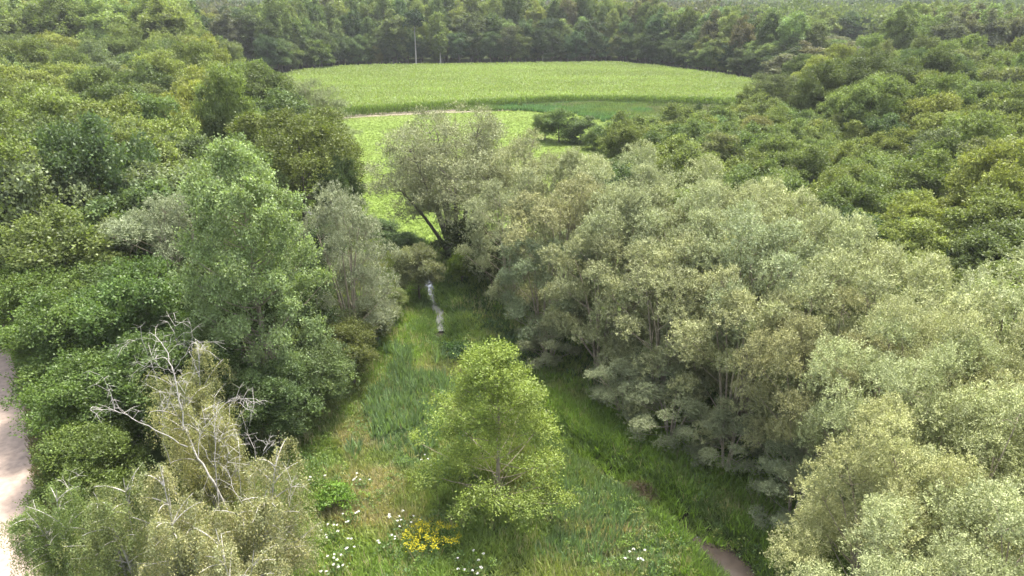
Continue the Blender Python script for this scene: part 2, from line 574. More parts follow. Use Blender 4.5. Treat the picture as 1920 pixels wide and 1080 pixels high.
# mid-distance wood trees (seen from 70 to 250 m)
build_broad("oak", [11, 12, 13, 14, 15, 16], 14, 4.8, 19, 1.95, 5000, 7, 0.75, 0.13, 0.27, 0.18, zc=0.54, rz=0.46, up_b=0.9, out_b=0.6, low=-0.3, dlow=-0.8, k0=.62, k1=0.95, inner=.62)
build_broad("young", [21, 22, 23, 24], 9, 3.0, 13, 1.3, 2300, 7, 0.8, 0.11, 0.23, 0.15, zc=0.52, rz=0.48, up_b=1.1, out_b=0.5, low=-0.4, dlow=-0.85, k0=.7, k1=1.0)
build_broad("tallpoplar", [31, 32, 33, 34], 25, 4.4, 40, 1.5, 4200, 6, 1.1, 0.2, 0.42, 0.28, zc=0.52, rz=0.48, up_b=1.9, out_b=0.4, low=-0.3, dlow=-0.95, nup=0.3, inner=0.5, vz=1.9, k0=.6, k1=1.0)
build_broad("bigoak", [41, 42], 17, 8.0, 40, 2.4, 8200, 8, 0.9, 0.16, 0.27, 0.18, zc=0.53, rz=0.46, up_b=0.7, out_b=0.7, low=-0.4, dlow=-0.8, k0=.7, k1=1.0)
# nearer green trees (35 to 60 m)
build_broad("alder", [51, 52, 53, 54], 11, 3.8, 22, 1.4, 6000, 8, 0.65, 0.11, 0.17, 0.11, zc=0.55, rz=0.45, up_b=0.6, out_b=0.7, low=-0.5, dlow=-0.8, yellow=0.2)
# willows
build_willow("willow", [61, 62, 63, 64, 65, 66], 14.5, 5.0, 25, 12, 7000)
build_willow("nearwillow", [67, 68, 69], 14.5, 5.0, 25, 14, 12500, L=0.115, W=0.04)
build_willow("greywillow", [71, 72], 15.5, 4.6, 28, 11, 6400)

M_CORE = M_LEAF


def plant(name, kind, idx, x, y, h, r, rot, color, label, group=None, cat="tree", parts=True):
    crown, trunk, H, R = LIB[kind][idx % len(LIB[kind])]
    e = bpy.data.objects.new(name, None)
    e.empty_display_size = 0.5
    COL.objects.link(e)
    e.location = (x, y, float(gz(np.array(x), np.array(y))))
    e.rotation_euler = (0, 0, rot)
    e.scale = (r / R, r / R, h / H)
    tag(e, label, cat, group)
    link("crown", crown, e, color=color)
    link("trunk", trunk, e, color=(1, 1, 1))
    return e


RS = np.random.RandomState(7)


def vary(c, a=0.12):
    f = 1 + a * RS.normal()
    w = a * 0.7 * RS.normal()
    return (max(.01, c[0] * f * (1 + w)), max(.01, c[1] * f), max(.006, c[2] * f * (1 - w)))


GREENS = [((0.120, 0.158, 0.055), "mid green"), ((0.090, 0.120, 0.047), "dark green"), ((0.155, 0.188, 0.060), "yellow-green"),
          ((0.128, 0.154, 0.078), "grey-green")]


def cell_word(x, y, b):
    t_ = y * CP + 18 * SP
    u = 960 + 1280 * x / t_
    fx = (u - b[0]) / (b[1] - b[0]); fy = (y - b[2]) / (b[3] - b[2])
    a = ["far left", "left", "middle", "right", "far right"][int(min(4, max(0, fx * 5)))]
    d = ["front", "second", "third", "fourth", "fifth", "sixth", "hindmost"][int(min(6, max(0, fy * 7)))]
    return a, d


def fill_wood(poly, spacing, kinds, weights, hfun, name, where, group, greens=(0, 1, 2, 3), gw=(.4, .25, .25, .1), skip=None, rs=None, r_ratio=0.34, limit=300):
    xs = [p[0] for p in poly]; ys = [p[1] for p in poly]
    b = (min(xs), max(xs), min(ys), max(ys))
    pts = []
    row = 0
    y = b[2]
    while y < b[3]:
        x = b[0] + (spacing / 2 if row % 2 else 0)
        while x < b[1]:
            px = x + rs.normal() * spacing * 0.2; py = y + rs.normal() * spacing * 0.2
            if inpoly(np.array([px]), np.array([py]), poly)[0] and not (skip and skip(px, py)):
                t = py * CP + 20 * SP
                if abs(px) < 0.75 * t + 6:
                    pts.append((px, py))
            x += spacing
        y += spacing * 0.87
        row += 1
    pts = pts[:limit]
    us = [960 + 1280 * q[0] / (q[1] * CP + 18 * SP) for q in pts]
    b = (min(us), max(us), min(q[1] for q in pts), max(q[1] for q in pts))
    for px, py in pts:
        kd = kinds[rs.choice(len(kinds), p=weights)]
        gi = greens[rs.choice(len(greens), p=np.array(gw) / sum(gw))]
        # patches of one kind of green
        hf = rs.rand()
        h = hfun(px, py) * (0.74 + 0.46 * hf)
        size = "low" if hf < .33 else ("tall" if hf > .67 else "middling")
        col, word = GREENS[gi]
        a, d = cell_word(px, py, b)
        r = spacing * (0.52 + 0.16 * rs.rand())
        plant(name, kd, rs.randint(99), px, py, h, r, rs.rand() * 6.28, vary(col, 0.08),
              f"{size} {word} tree, {a} of the {d} rank, {where}", group)
    return len(pts)


# ------------------------------------------------------------------ single trees and shrubs that the photo shows clearly
SILVER = (0.252, 0.280, 0.152)
SILVERY = (0.300, 0.322, 0.165)
willow_spots = [  # x, y, h, r, colour, words
    (1.5, 72.5, 14.5, 4.6, SILVER, "silvery willow at the far end of the willow belt"),
    (6.5, 67, 14.5, 4.7, SILVER, "second silvery willow from the far end along the belt's back edge"),
    (11.5, 62, 14.8, 4.8, SILVER, "silvery willow in the back row before the green plantation's left end"),
    (16.3, 57, 14.6, 4.8, SILVER, "silvery willow midway along the belt's back row"),
    (20.2, 51, 15.0, 4.9, SILVERY, "pale silvery willow with a rounded top in the belt's back row"),
    (22.8, 45.2, 15.0, 4.6, SILVERY, "pale willow on the back edge where the belt bends down right"),
    (24.3, 38.8, 14.6, 4.4, SILVERY, "pale willow against the dark plantation at the right"),
    (28.0, 33.5, 15.2, 4.8, SILVERY, "pale yellowish willow at the right frame edge by the plantation"),
    (-0.3, 65.0, 12.5, 4.3, (0.222, 0.240, 0.128), "olive grey willow at the belt's left end beside the stream"),
    (4.8, 60.0, 13.5, 4.6, (0.235, 0.252, 0.135), "olive grey willow in the middle row near the stream"),
    (9.8, 55.0, 14.2, 4.8, SILVER, "silver-green willow in the middle row of the belt"),
    (14.0, 50.0, 14.2, 4.7, SILVER, "silver-green willow with open stems in the middle of the belt"),
    (18.0, 44.5, 14.4, 4.7, SILVER, "silver-green willow with stems showing under its crown, right middle row"),
    (20.8, 38.5, 13.8, 4.5, SILVERY, "pale willow in the middle row near the right side"),
    (2.8, 56.0, 9.5, 3.6, (0.165, 0.195, 0.105), "low dull olive willow at the foot of the belt by the stream bend"),
    (7.6, 51.5, 11.5, 4.2, (0.218, 0.235, 0.122), "front row willow with leaning bare trunks over dark ground"),
    (11.6, 46.6, 11.5, 4.3, SILVER, "front row willow with hanging lower clumps"),
    (15.6, 41.2, 12.0, 4.2, SILVER, "front row willow above the dark reeds"),
    (18.6, 35.6, 12.2, 4.0, (0.242, 0.256, 0.132), "front row willow standing over the brown ditch"),
    (23.0, 32.0, 13.8, 4.4, SILVERY, "pale bushy willow between the middle row and the right edge"),
    (19.6, 29.2, 13.0, 4.2, (0.290, 0.315, 0.155), "pale green willow with dense round clumps, lower right"),
    (26.2, 27.0, 14.5, 4.6, SILVERY, "pale willow cut by the right frame edge, lower part"),
    (21.6, 23.6, 13.6, 4.5, (0.305, 0.330, 0.165), "pale yellow-green willow right of the muddy pool"),
    (16.8, 23.4, 12.0, 3.9, (0.290, 0.315, 0.155), "pale willow leaning over the muddy pool"),
    (18.6, 18.0, 13.2, 4.4, (0.305, 0.330, 0.165), "nearest pale willow at the bottom right corner"),
    (13.8, 16.6, 11.8, 3.8, (0.288, 0.312, 0.155), "pale willow at the bottom edge beside the pool"),
    (24.5, 17.5, 14.0, 4.4, (0.305, 0.330, 0.165), "pale willow in the extreme lower right corner"),
]
for i, (x, y, h, r, c_, lab) in enumerate(willow_spots):
    plant("willow_tree", "nearwillow" if i >= 18 else "willow", i * 5 + i // 3, x, y, h * (1.11 if i < 14 else 1.13), r * 1.0, RS.rand() * 6.28, vary(c_, 0.035), lab, "willows in the belt right of the stream")

plant("willow_tree", "greywillow", 0, -14.2, 54.5, 15.0, 3.7, 1.0, (0.20, 0.225, 0.14), "grey-green willow right behind the tall glossy poplar")
plant("willow_tree", "greywillow", 1, -14.2, 58.6, 8.2, 2.6, 3.0, (0.18, 0.205, 0.125), "low grey willow at the meadow edge beside the ditch")
plant("willow_tree", "greywillow", 1, -30.0, 57.0, 14.2, 5.0, 2.2, (0.17, 0.20, 0.115), "rounded grey-green tree left of the tall glossy poplar")
plant("shrub", "alder", 1, -15.6, 52.6, 5.2, 2.7, 0.4, (0.105, 0.135, 0.070), "grey-green shrub filling the gap under the grey willow", cat="shrub")
plant("shrub", "alder", 3, -13.2, 57.6, 4.2, 2.4, 2.4, (0.115, 0.140, 0.075), "low grey-green shrub at the foot of the low grey willow", cat="shrub")
plant("oak_tree", "bigoak", 0, -29.5, 93.0, 15.8, 8.4, 0.5, (0.092, 0.115, 0.032), "broad dark oak with yellowish top at the wood's right corner")
plant("oak_tree", "bigoak", 1, -23.0, 88.0, 10.0, 3.2, 1.5, (0.055, 0.085, 0.030), "small dark tree leaning out beside the broad oak")
plant("oak_tree", "bigoak", 1, 78.0, 150.0, 17.5, 9.5, 4.0, (0.062, 0.082, 0.032), "large dark oak at the right end of the maize")
plant("oak_tree", "bigoak", 0, 62.0, 166.0, 13.0, 7.0, 2.6, (0.090, 0.112, 0.052), "greyish oak at the near right corner of the maize")
plant("grey_poplar", "greywillow", 0, -37.5, 134.0, 14.5, 6.0, 0.2, (0.150, 0.180, 0.085), "pale feathery tree at the wood's edge beside the meadow")
plant("grey_poplar", "greywillow", 1, -31.5, 121.0, 9.0, 4.6, 4.2, (0.150, 0.185, 0.075), "low pale feathery bush below the feathery tree")
plant("shrub", "alder", 0, -9.9, 66.6, 6.4, 2.5, 0.4, (0.130, 0.150, 0.090), "dull grey-green shrub overhanging the stream", cat="shrub")
plant("shrub", "alder", 1, -12.4, 61.8, 3.4, 1.8, 1.4, (0.100, 0.130, 0.050), "low green shrub left of the stream", cat="shrub")
plant("shrub", "alder", 1, -5.6, 70.5, 4.4, 1.5, 2.4, (0.130, 0.190, 0.035), "bright green narrow bush on the right bank of the stream", cat="shrub")
plant("shrub", "alder", 2, -5.0, 74.0, 6.5, 3.2, 3.4, (0.052, 0.072, 0.032), "dark ivy-green bush under the fan-shaped willow", cat="shrub")
plant("shrub", "alder", 3, -2.2, 69.0, 6.5, 2.6, 3.9, (0.060, 0.078, 0.036), "dark bush between the fan-shaped willow and the belt", cat="shrub")
plant("shrub", "young", 0, -18.5, 89.5, 2.6, 2.8, 3.4, (0.052, 0.085, 0.028), "dark green brambles along the ditch in the meadow", cat="shrub")
plant("shrub", "young", 1, -14.5, 84.0, 2.3, 2.4, 3.4, (0.060, 0.095, 0.032), "low dark brambles at the lower end of the meadow ditch", cat="shrub")
plant("shrub", "young", 2, -23.0, 80.0, 4.0, 3.0, 1.4, (0.050, 0.080, 0.030), "dark shrub below the broad oak", cat="shrub")

for i, (x, y, h, r, lab) in enumerate([
    (3.2, 52.6, 4.2, 2.4, "low willow bush at the belt's foot, farthest of the low ones"),
    (8.6, 45.0, 4.6, 2.6, "rounded low willow bush at the belt's foot beside the dark herbs"),
    (11.6, 41.6, 5.2, 2.8, "low willow bush in front of the leaning trunks"),
    (14.6, 38.0, 4.8, 2.6, "low willow bush just above the dead brush in the ditch"),
    (17.2, 33.0, 5.2, 2.6, "low willow bush nearest the muddy pool")]):
    plant("willow_bush", "willow", i + 2, x, y, h, r, i * 1.7, vary((0.175, 0.205, 0.115), .04), lab, cat="bush")

# --- the fan-shaped willow at the meadow
def fan_willow():
    rs = np.random.RandomState(91)
    H, R = 16.5, 8.6
    puffs = []
    tk = Acc()
    for i in range(13):
        a = i * 6.283 / 13 + rs.normal() * 0.15
        q = R * (0.45 + 0.5 * rs.rand()) if i % 3 else R * 0.3
        tp = np.array((q * math.cos(a), q * math.sin(a), H * (0.92 - 0.30 * (q / R) ** 2)))
        b0 = np.array((0.5 * math.cos(a), 0.5 * math.sin(a), -0.3))
        md = np.array((q * 0.45 * math.cos(a), q * 0.45 * math.sin(a), H * 0.40))
        tr = bezier(b0, md, tp, 12)
        tk.add(*tube(tr, 0.28 * (1 - 0.9 * np.linspace(0, 1, 12)), 6))
        for j in range(5, 12):
            for q_ in range(3):
                e = tr[j] + unit(np.array((math.cos(a), math.sin(a), 0.9)) * 0.5 + rs.normal(size=3) * 0.6) * (1.7 + rs.rand())
                tk.add(*tube(np.stack([tr[j], (tr[j] + e) / 2 + (0, 0, .1), e]), [0.05, 0.03, 0.01], 3))
                r = 1.0 + 0.5 * rs.rand()
                puffs.append((*e, r * 1.1, r * 1.1, r * 0.8))
    V, Q, C = sprig_crown(rs, puffs + [(0, 0, H * .55, 2.5, 2.5, 3.5)], 14000, 8, 0.8, 0.11, 0.24, 0.07, out_b=0.5, up_b=0.8, rnd_b=0.35, inner=0.2, low=-0.6, tint=0.2, ptint=0.12, yellow=0.1)
    ac = Acc(); ac.add(V, Q, C)
    lib("fanwillow", ac.mesh("fan_willow_crown", M_WILLOW), tk.mesh("fan_willow_trunk", M_BARK, True), H, R)


fan_willow()
plant("willow_tree", "fanwillow", 0, -7.0, 80.0, 16.8, 9.8, 0.0, (0.195, 0.215, 0.125), "fan-shaped olive willow standing alone at the meadow's lower end")

# --- tall glossy poplar, left of centre
def hero_poplar():
    rs = np.random.RandomState(101)
    H, R = 21.0, 6.0
    puffs = []
    for i in range(95):
        f = (i + 0.5) / 95
        z = 2.0 + f * 18.0
        env = R * np.interp(f, [0, .12, .4, .7, .9, 1], [.6, .9, 1, .85, .55, .25]) * (0.6 + 0.55 * rs.rand())
        if f > 0.93: env *= 0.5
        a = i * 2.39996
        r = 1.15 * (0.7 + 0.5 * rs.rand()) * (0.75 if f > 0.85 else 1)
        puffs.append((env * 0.85 * math.cos(a), env * 0.85 * math.sin(a), z, r, r, r))
    V, Q, C = sprig_crown(rs, puffs + [(0, 0, 9, 3, 3, 7)], 11500, 9, 0.8, 0.13, 0.165, 0.14, out_b=0.6, up_b=0.7, rnd_b=0.4, inner=0.3, low=-0.6,
                          tint=0.28, ptint=0.14, yellow=0.06)
    ac = Acc(); ac.add(V, Q, C)
    tk = Acc()
    branches(tk, rs, np.array((0, 0, -0.3)), np.array((0.3, 0.2, H * 0.93)), 0.32, puffs)
    lib("heropoplar", ac.mesh("poplar_crown", M_POPLAR), tk.mesh("poplar_trunk", M_WBARK, True), H, R)


hero_poplar()
plant("poplar_tree", "heropoplar", 0, -18.8, 45.5, 21.2, 5.1, 0.0, (0.190, 0.250, 0.118), "tall poplar with large glossy leaves left of the meadow")

# --- yellow-green tree in the middle of the foreground
def hero_yellow():
    rs = np.random.RandomState(111)
    H, R = 11.5, 4.4
    puffs = []
    for i in range(50):
        f = (i + 0.5) / 50
        z = 1.1 + f * 9.8
        env = R * np.interp(f, [0, .12, .3, .5, .7, .88, 1], [.75, 1.05, 1.05, .80, .54, .30, .06]) * (0.3 + 0.85 * rs.rand() ** .7)
        a = i * 2.39996
        r = 0.85 * (0.55 + 0.75 * rs.rand())
        puffs.append((env * 0.9 * math.cos(a), env * 0.9 * math.sin(a), z, r * 1.15, r * 1.15, r * 0.7))
    V, Q, C = sprig_crown(rs, puffs, 5600, 10, 0.8, 0.09, 0.12, 0.065, out_b=0.9, up_b=0.25, rnd_b=0.4, droop=0.25, inner=0.2, low=-0.5,
                          tint=0.18, ptint=0.14, yellow=0.16)
    V[:, 2] = np.maximum(V[:, 2], 0.1)
    ac = Acc(); ac.add(V, Q, C)
    tk = Acc()
    branches(tk, rs, np.array((0, 0, -0.3)), np.array((0.1, 0.1, H * 0.94)), 0.15, puffs, start=0.06, thick=0.22)
    lib("heroyellow", ac.mesh("alder_crown", M_LEAF), tk.mesh("alder_trunk", M_WBARK, True), H, R)


hero_yellow()
plant("young_tree", "heroyellow", 0, -1.0, 35.2, 11.2, 4.9, 0.0, (0.145, 0.198, 0.046), "yellow-green young tree in the middle of the foreground grass")

# --- birches, lower left: drooping fine foliage and bare white stems
def weeping_birch(kind, seed, H, R, n_br, leafn, L=0.10, W=0.055, bare=False):
    rs = np.random.RandomState(seed)
    tk = Acc(); ac = Acc()
    strands = []
    nst = 3
    for s_ in range(nst):
        a0 = rs.rand() * 6.28
        tp = np.array((0.35 * R * math.cos(a0), 0.35 * R * math.sin(a0), H * (0.98 - 0.12 * s_)))
        tr = bezier(np.array((0.1 * s_, 0, -0.3)), np.array((0, 0, H * 0.4)) + rs.normal(size=3) * 0.3, tp, 12)
        tk.add(*tube(tr, 0.12 * (1 - 0.88 * np.linspace(0, 1, 12)), 6))
        for b_ in range(n_br // nst):
            j = rs.randint(3, 11)
            a = rs.rand() * 6.28
            ln = R * (0.45 + 0.5 * rs.rand()) * (1.15 - j / 14)
            e = tr[j] + np.array((math.cos(a) * ln, math.sin(a) * ln, ln * (0.35 + 0.5 * rs.rand())))
            br = bezier(tr[j], (tr[j] + e) / 2 + (0, 0, 0.4), e, 7)
            tk.add(*tube(br, np.linspace(0.045, 0.012, 7), 4))
            for k in range(2, 7):
                for q in range(4):
                    strands.append(br[k] + rs.normal(size=3) * 0.12)
    S = np.array(strands)
    ns = len(S)
    per = leafn // ns
    k = np.repeat(np.arange(ns), per)
    ln = (0.7 + 1.5 * rs.rand(ns))
    D = unit(rs.normal(size=(ns, 3)) * np.array((1, 1, 0.3)))
    u = rs.rand(len(k))
    P = S[k] + D[k] * (0.75 * np.sqrt(u) * ln[k] * 0.5)[:, None] + rs.normal(size=(len(k), 3)) * 0.08
    P[:, 2] -= ln[k] * u ** 1.5
    P[:, 2] = np.maximum(P[:, 2], 0.1)
    ax = rs.normal(size=(len(k), 3)) * 0.6 + np.array((0, 0, -0.7))
    nr = rs.normal(size=(len(k), 3)) + np.array((0, 0, 0.5))
    ll = L * (0.7 + 0.6 * rs.rand(len(k)))
    V, Q = leaves(P, ax, nr, ll, ll * W / L)
    f = (1 + 0.16 * rs.normal(size=ns))[k][:, None] * (1 + 0.15 * rs.normal(size=(len(k), 1)))
    yl = (rs.rand(ns) * 0.2)[k][:, None]
    ac.add(V, Q, np.clip(f, .4, 1.8) * (1 + yl * np.array((1.4, 0.5, -0.3))))
    lib(kind, ac.mesh(kind + "_crown", M_LEAF), tk.mesh(kind + "_trunk", M_BIRCH, True), H, R)


weeping_birch("birch", 121, 10, 3.6, 54, 50000, 0.105, 0.05)
weeping_birch("birch", 122, 10, 3.6, 54, 50000, 0.105, 0.05)
BI = (0.218, 0.236, 0.130)
for i, (x, y, h, r, c_, lab) in enumerate([
    (-12.6, 27.2, 9.6, 3.6, BI, "olive-yellow birch with drooping twigs, rightmost of the lower left birches"),
    (-16.2, 26.0, 9.4, 3.5, BI, "olive-yellow birch with drooping twigs at the bottom edge, left of the rightmost one"),
    (-17.2, 31.4, 10.2, 3.3, (0.22, 0.235, 0.115), "drooping birch behind the bare white stems"),
    (-20.0, 27.0, 8.6, 3.3, (0.155, 0.195, 0.085), "greener drooping birch left of the olive ones"),
    (-23.6, 27.6, 7.6, 3.0, (0.125, 0.180, 0.065), "green drooping tree in the lower left corner beside the path"),
    (-19.8, 36.4, 10.5, 3.4, (0.20, 0.225, 0.11), "pale drooping birch below the tall poplar"),
    (-12.4, 22.6, 8.6, 3.3, BI, "olive drooping birch cut by the bottom edge"),
]):
    plant("birch_tree", "birch", i, x, y, h, r, i * 1.3, c_, lab, "birches at the lower left")

# bare white birch: stems traced in three dimensions
def bare_birch():
    rs = np.random.RandomState(131)
    e = bpy.data.objects.new("bare_birch", None); COL.objects.link(e)
    base = np.array((-16.4, 30.0, 0.0))
    e.location = base
    tag(e, "half-dead birch with bare white branches reaching over the lower left trees", "tree")
    limbs = [
        ([(455, 1010, 29.5), (400, 900, 29.8), (372, 860, 30.2), (345, 800, 30.8), (325, 700, 31.6), (312, 655, 32.2), (292, 628, 32.6)], 0.17),
        ([(352, 838, 30.2), (300, 812, 29.6), (250, 785, 29.2), (215, 768, 29.0), (170, 768, 28.6)], 0.085),
        ([(215, 768, 29.0), (208, 740, 29.2), (190, 700, 29.6)], 0.035),
        ([(325, 700, 31.6), (345, 665, 31.3), (385, 645, 31.0)], 0.05),
        ([(318, 672, 32.0), (290, 672, 31.6), (262, 690, 31.2)], 0.04),
        ([(312, 655, 32.2), (325, 625, 32.6), (330, 600, 32.9)], 0.03),
        ([(300, 640, 32.4), (270, 632, 32.0), (245, 640, 31.7)], 0.025),
        ([(372, 860, 30.2), (375, 810, 30.8), (395, 790, 31.2), (420, 755, 31.6), (455, 745, 31.8), (480, 760, 31.6)], 0.06),
        ([(320, 870, 30.6), (308, 830, 30.8), (304, 780, 31.2), (301, 735, 31.8)], 0.07),
        ([(304, 780, 31.2), (315, 755, 31.5), (318, 735, 31.7)], 0.03),
        ([(415, 1000, 28.6), (410, 950, 28.8), (405, 880, 29.2), (402, 800, 29.8), (402, 745, 30.4)], 0.10),
        ([(405, 880, 29.2), (385, 850, 29.2), (372, 820, 29.4), (378, 770, 29.8)], 0.045),
        ([(405, 880, 29.2), (420, 830, 29.0), (430, 790, 29.1)], 0.03),
        ([(480, 1060, 27.0), (472, 1010, 27.2), (465, 970, 27.6), (440, 920, 28.2), (425, 880, 28.8), (428, 850, 29.0)], 0.09),
        ([(465, 970, 27.6), (478, 930, 27.8), (480, 880, 28.2), (478, 840, 28.6)], 0.06),
        ([(480, 880, 28.2), (495, 850, 28.3), (500, 830, 28.4)], 0.03),
        ([(465, 970, 27.6), (490, 945, 27.6), (500, 915, 27.8)], 0.035),
        ([(452, 930, 28.0), (450, 880, 28.4), (447, 815, 29.0)], 0.04),
        ([(512, 1075, 26.2), (520, 1030, 26.4), (530, 1000, 26.6)], 0.05),
        ([(540, 960, 27.0), (545, 930, 27.2), (550, 905, 27.4)], 0.03),
        ([(330, 700, 31.6), (300, 690, 32.2), (285, 665, 32.6)], 0.03),
        ([(325, 640, 31.2), (350, 620, 31.0), (372, 640, 30.8)], 0.02),
        ([(340, 960, 28.0), (332, 930, 28.4), (325, 900, 28.9)], 0.04),
        ([(355, 780, 31.0), (345, 745, 31.1), (352, 720, 31.2)], 0.02),
        ([(140, 965, 29.8), (133, 930, 30.1), (127, 900, 30.4)], 0.05),
        ([(440, 800, 30.6), (452, 770, 30.8), (470, 762, 30.8)], 0.02),
    ]
    main = Acc(); tw = Acc()
    for pts, r0 in limbs:
        P = np.array([dp(*p) for p in pts]) - base
        n = 4 * (len(P) - 1) + 1
        tt = np.linspace(0, len(P) - 1, n)
        F = np.stack([np.interp(tt, np.arange(len(P)), P[:, k]) for k in range(3)], 1)
        F[1:-1] = (F[:-2] + F[1:-1] * 2 + F[2:]) / 4
        F[1:] += rs.normal(size=(n - 1, 3)) * 0.035
        main.add(*tube(F, 0.36 * r0 * (1 - 0.78 * np.linspace(0, 1, n)), 6))
        for j in range(2, n):
            for q in range(1 + rs.randint(2) if j > n // 2 else rs.randint(2)):
                d = unit(rs.normal(size=3) * 0.8 + np.array((0, 0, 0.15)) + unit(F[j] - F[j - 1]) * 0.7)
                ln = 0.5 + 0.9 * rs.rand()
                a = F[j]; m_ = a + d * ln * .55; e_ = a + d * ln - np.array((0, 0, 0.35 * ln))
                tw.add(*tube(np.stack([a, m_, e_]), [0.011, 0.008, 0.004], 3))
                for q2 in range(3):
                    d2 = unit(d + rs.normal(size=3) * 0.7); e2 = m_ + d2 * 0.4 * ln - np.array((0, 0, .12))
                    tw.add(*tube(np.stack([m_, e2]), [0.006, 0.004], 3))
    root = Acc()
    P = np.stack([np.array((0, 0, -0.4)), (np.array(dp(455, 1010, 29.5)) - base) * 0.5, np.array(dp(455, 1010, 29.5)) - base])
    main.add(*tube(P, [0.11, 0.10, 0.085], 7))
    link("stems", main.mesh("bare_birch_stems", M_BIRCH, True), e)
    link("twigs", tw.mesh("bare_birch_twigs", M_BIRCH), e)


bare_birch()

# --- nearer green trees at the left, between the path and the poplar
for i, (x, y, h, r, c_, lab) in enumerate([
    (-25.4, 33.6, 6.5, 2.9, (0.085, 0.125, 0.036), "bushy green tree hanging over the path, lowest of the left edge row"),
    (-27.6, 38.4, 8.6, 3.6, (0.080, 0.130, 0.038), "bushy green tree over the path above the lowest one"),
    (-23.2, 39.6, 9.8, 3.9, (0.072, 0.115, 0.040), "dense green tree between the path row and the bare birch"),
    (-32.6, 44.4, 10.8, 4.2, (0.082, 0.130, 0.042), "large round green tree in the left edge row"),
    (-28.0, 46.4, 12.0, 4.4, (0.070, 0.118, 0.042), "tall green tree directly left of the poplar"),
    (-37.6, 50.8, 10.2, 4.2, (0.092, 0.140, 0.042), "yellowish green tree by the path below the wood"),
    (-33.5, 51.5, 9.6, 4.2, (0.075, 0.115, 0.045), "green tree just in front of the rounded grey-green tree"),
    (-44.5, 58.2, 9.8, 4.2, (0.095, 0.145, 0.040), "light green tree at the left frame edge under the wood"),
    (-37.5, 60.0, 10.0, 4.2, (0.062, 0.100, 0.036), "dark green tree behind the light green edge tree"),
    (-14.6, 44.6, 6.4, 2.6, (0.085, 0.125, 0.055), "dark green bush at the right foot of the poplar"),
    (-13.2, 49.4, 5.8, 2.3, (0.090, 0.110, 0.038), "small ivy-clad bush between poplar and meadow grass"),
    (-16.5, 40.6, 7.0, 2.8, (0.070, 0.110, 0.045), "green bush below the poplar on the grass side"),
    (-22.0, 42.0, 8.0, 3.2, (0.070, 0.110, 0.040), "green bush at the left foot of the poplar"),
    (-19.0, 51.0, 10.5, 4.0, (0.070, 0.105, 0.045), "dark tree hidden behind the poplar"),
    (-24.0, 54.0, 11.0, 4.2, (0.080, 0.110, 0.055), "grey-green tree between the rounded tree and the poplar"),
    (-52.0, 67.0, 11.0, 4.4, (0.080, 0.125, 0.038), "green tree at the wood's lower left corner by the path"),
]):
    plant("alder_tree", "alder", i, x, y, h, r, i * 2.1, c_, lab, "green trees between the path and the poplar")

# ------------------------------------------------------------------ woods
rsw = np.random.RandomState(17)
nL = fill_wood(LEFT_WOOD, 8.8, ["oak"], [1.0], lambda x, y: 15.6 + 0.014 * max(0, y - 60), "oak_tree", "the left wood",
               "trees of the wood left of the meadow", rs=rsw, gw=(.42, .2, .28, .1),
               skip=lambda x, y: y > 222 or math.hypot(x + 29.5, y - 93) < 8 or math.hypot(x + 37.5, y - 134) < 5)
YOUNG = [(14, 74), (16, 95), (18, 118), (22, 132), (40, 150), (56, 162), (62, 150), (66, 120), (60, 92), (50, 72), (40, 56), (33, 50), (27, 56), (22, 64)]
nY = fill_wood(YOUNG, 5.9, ["young", "young", "oak"], [.6, .25, .15], lambda x, y: 7.6 + 0.02 * x, "plantation_tree", "the young plantation",
               "young trees of the plantation behind the willows", rs=rsw, gw=(.42, .22, .26, .1))
RIGHT = [(60, 150), (67, 120), (61, 92), (51, 72), (41, 56), (34, 48), (40, 38), (60, 60), (110, 120), (165, 195), (150, 215), (95, 205), (74, 188), (70, 165)]
nR = fill_wood(RIGHT, 8.6, ["oak"], [1.0], lambda x, y: 11.5 + 0.035 * (y - 50), "hornbeam_tree", "the right wood",
               "trees of the wood at the right", rs=rsw, gw=(.42, .2, .3, .08),
               skip=lambda x, y: math.hypot(x - 78, y - 150) < 8 or math.hypot(x - 62, y - 166) < 6)

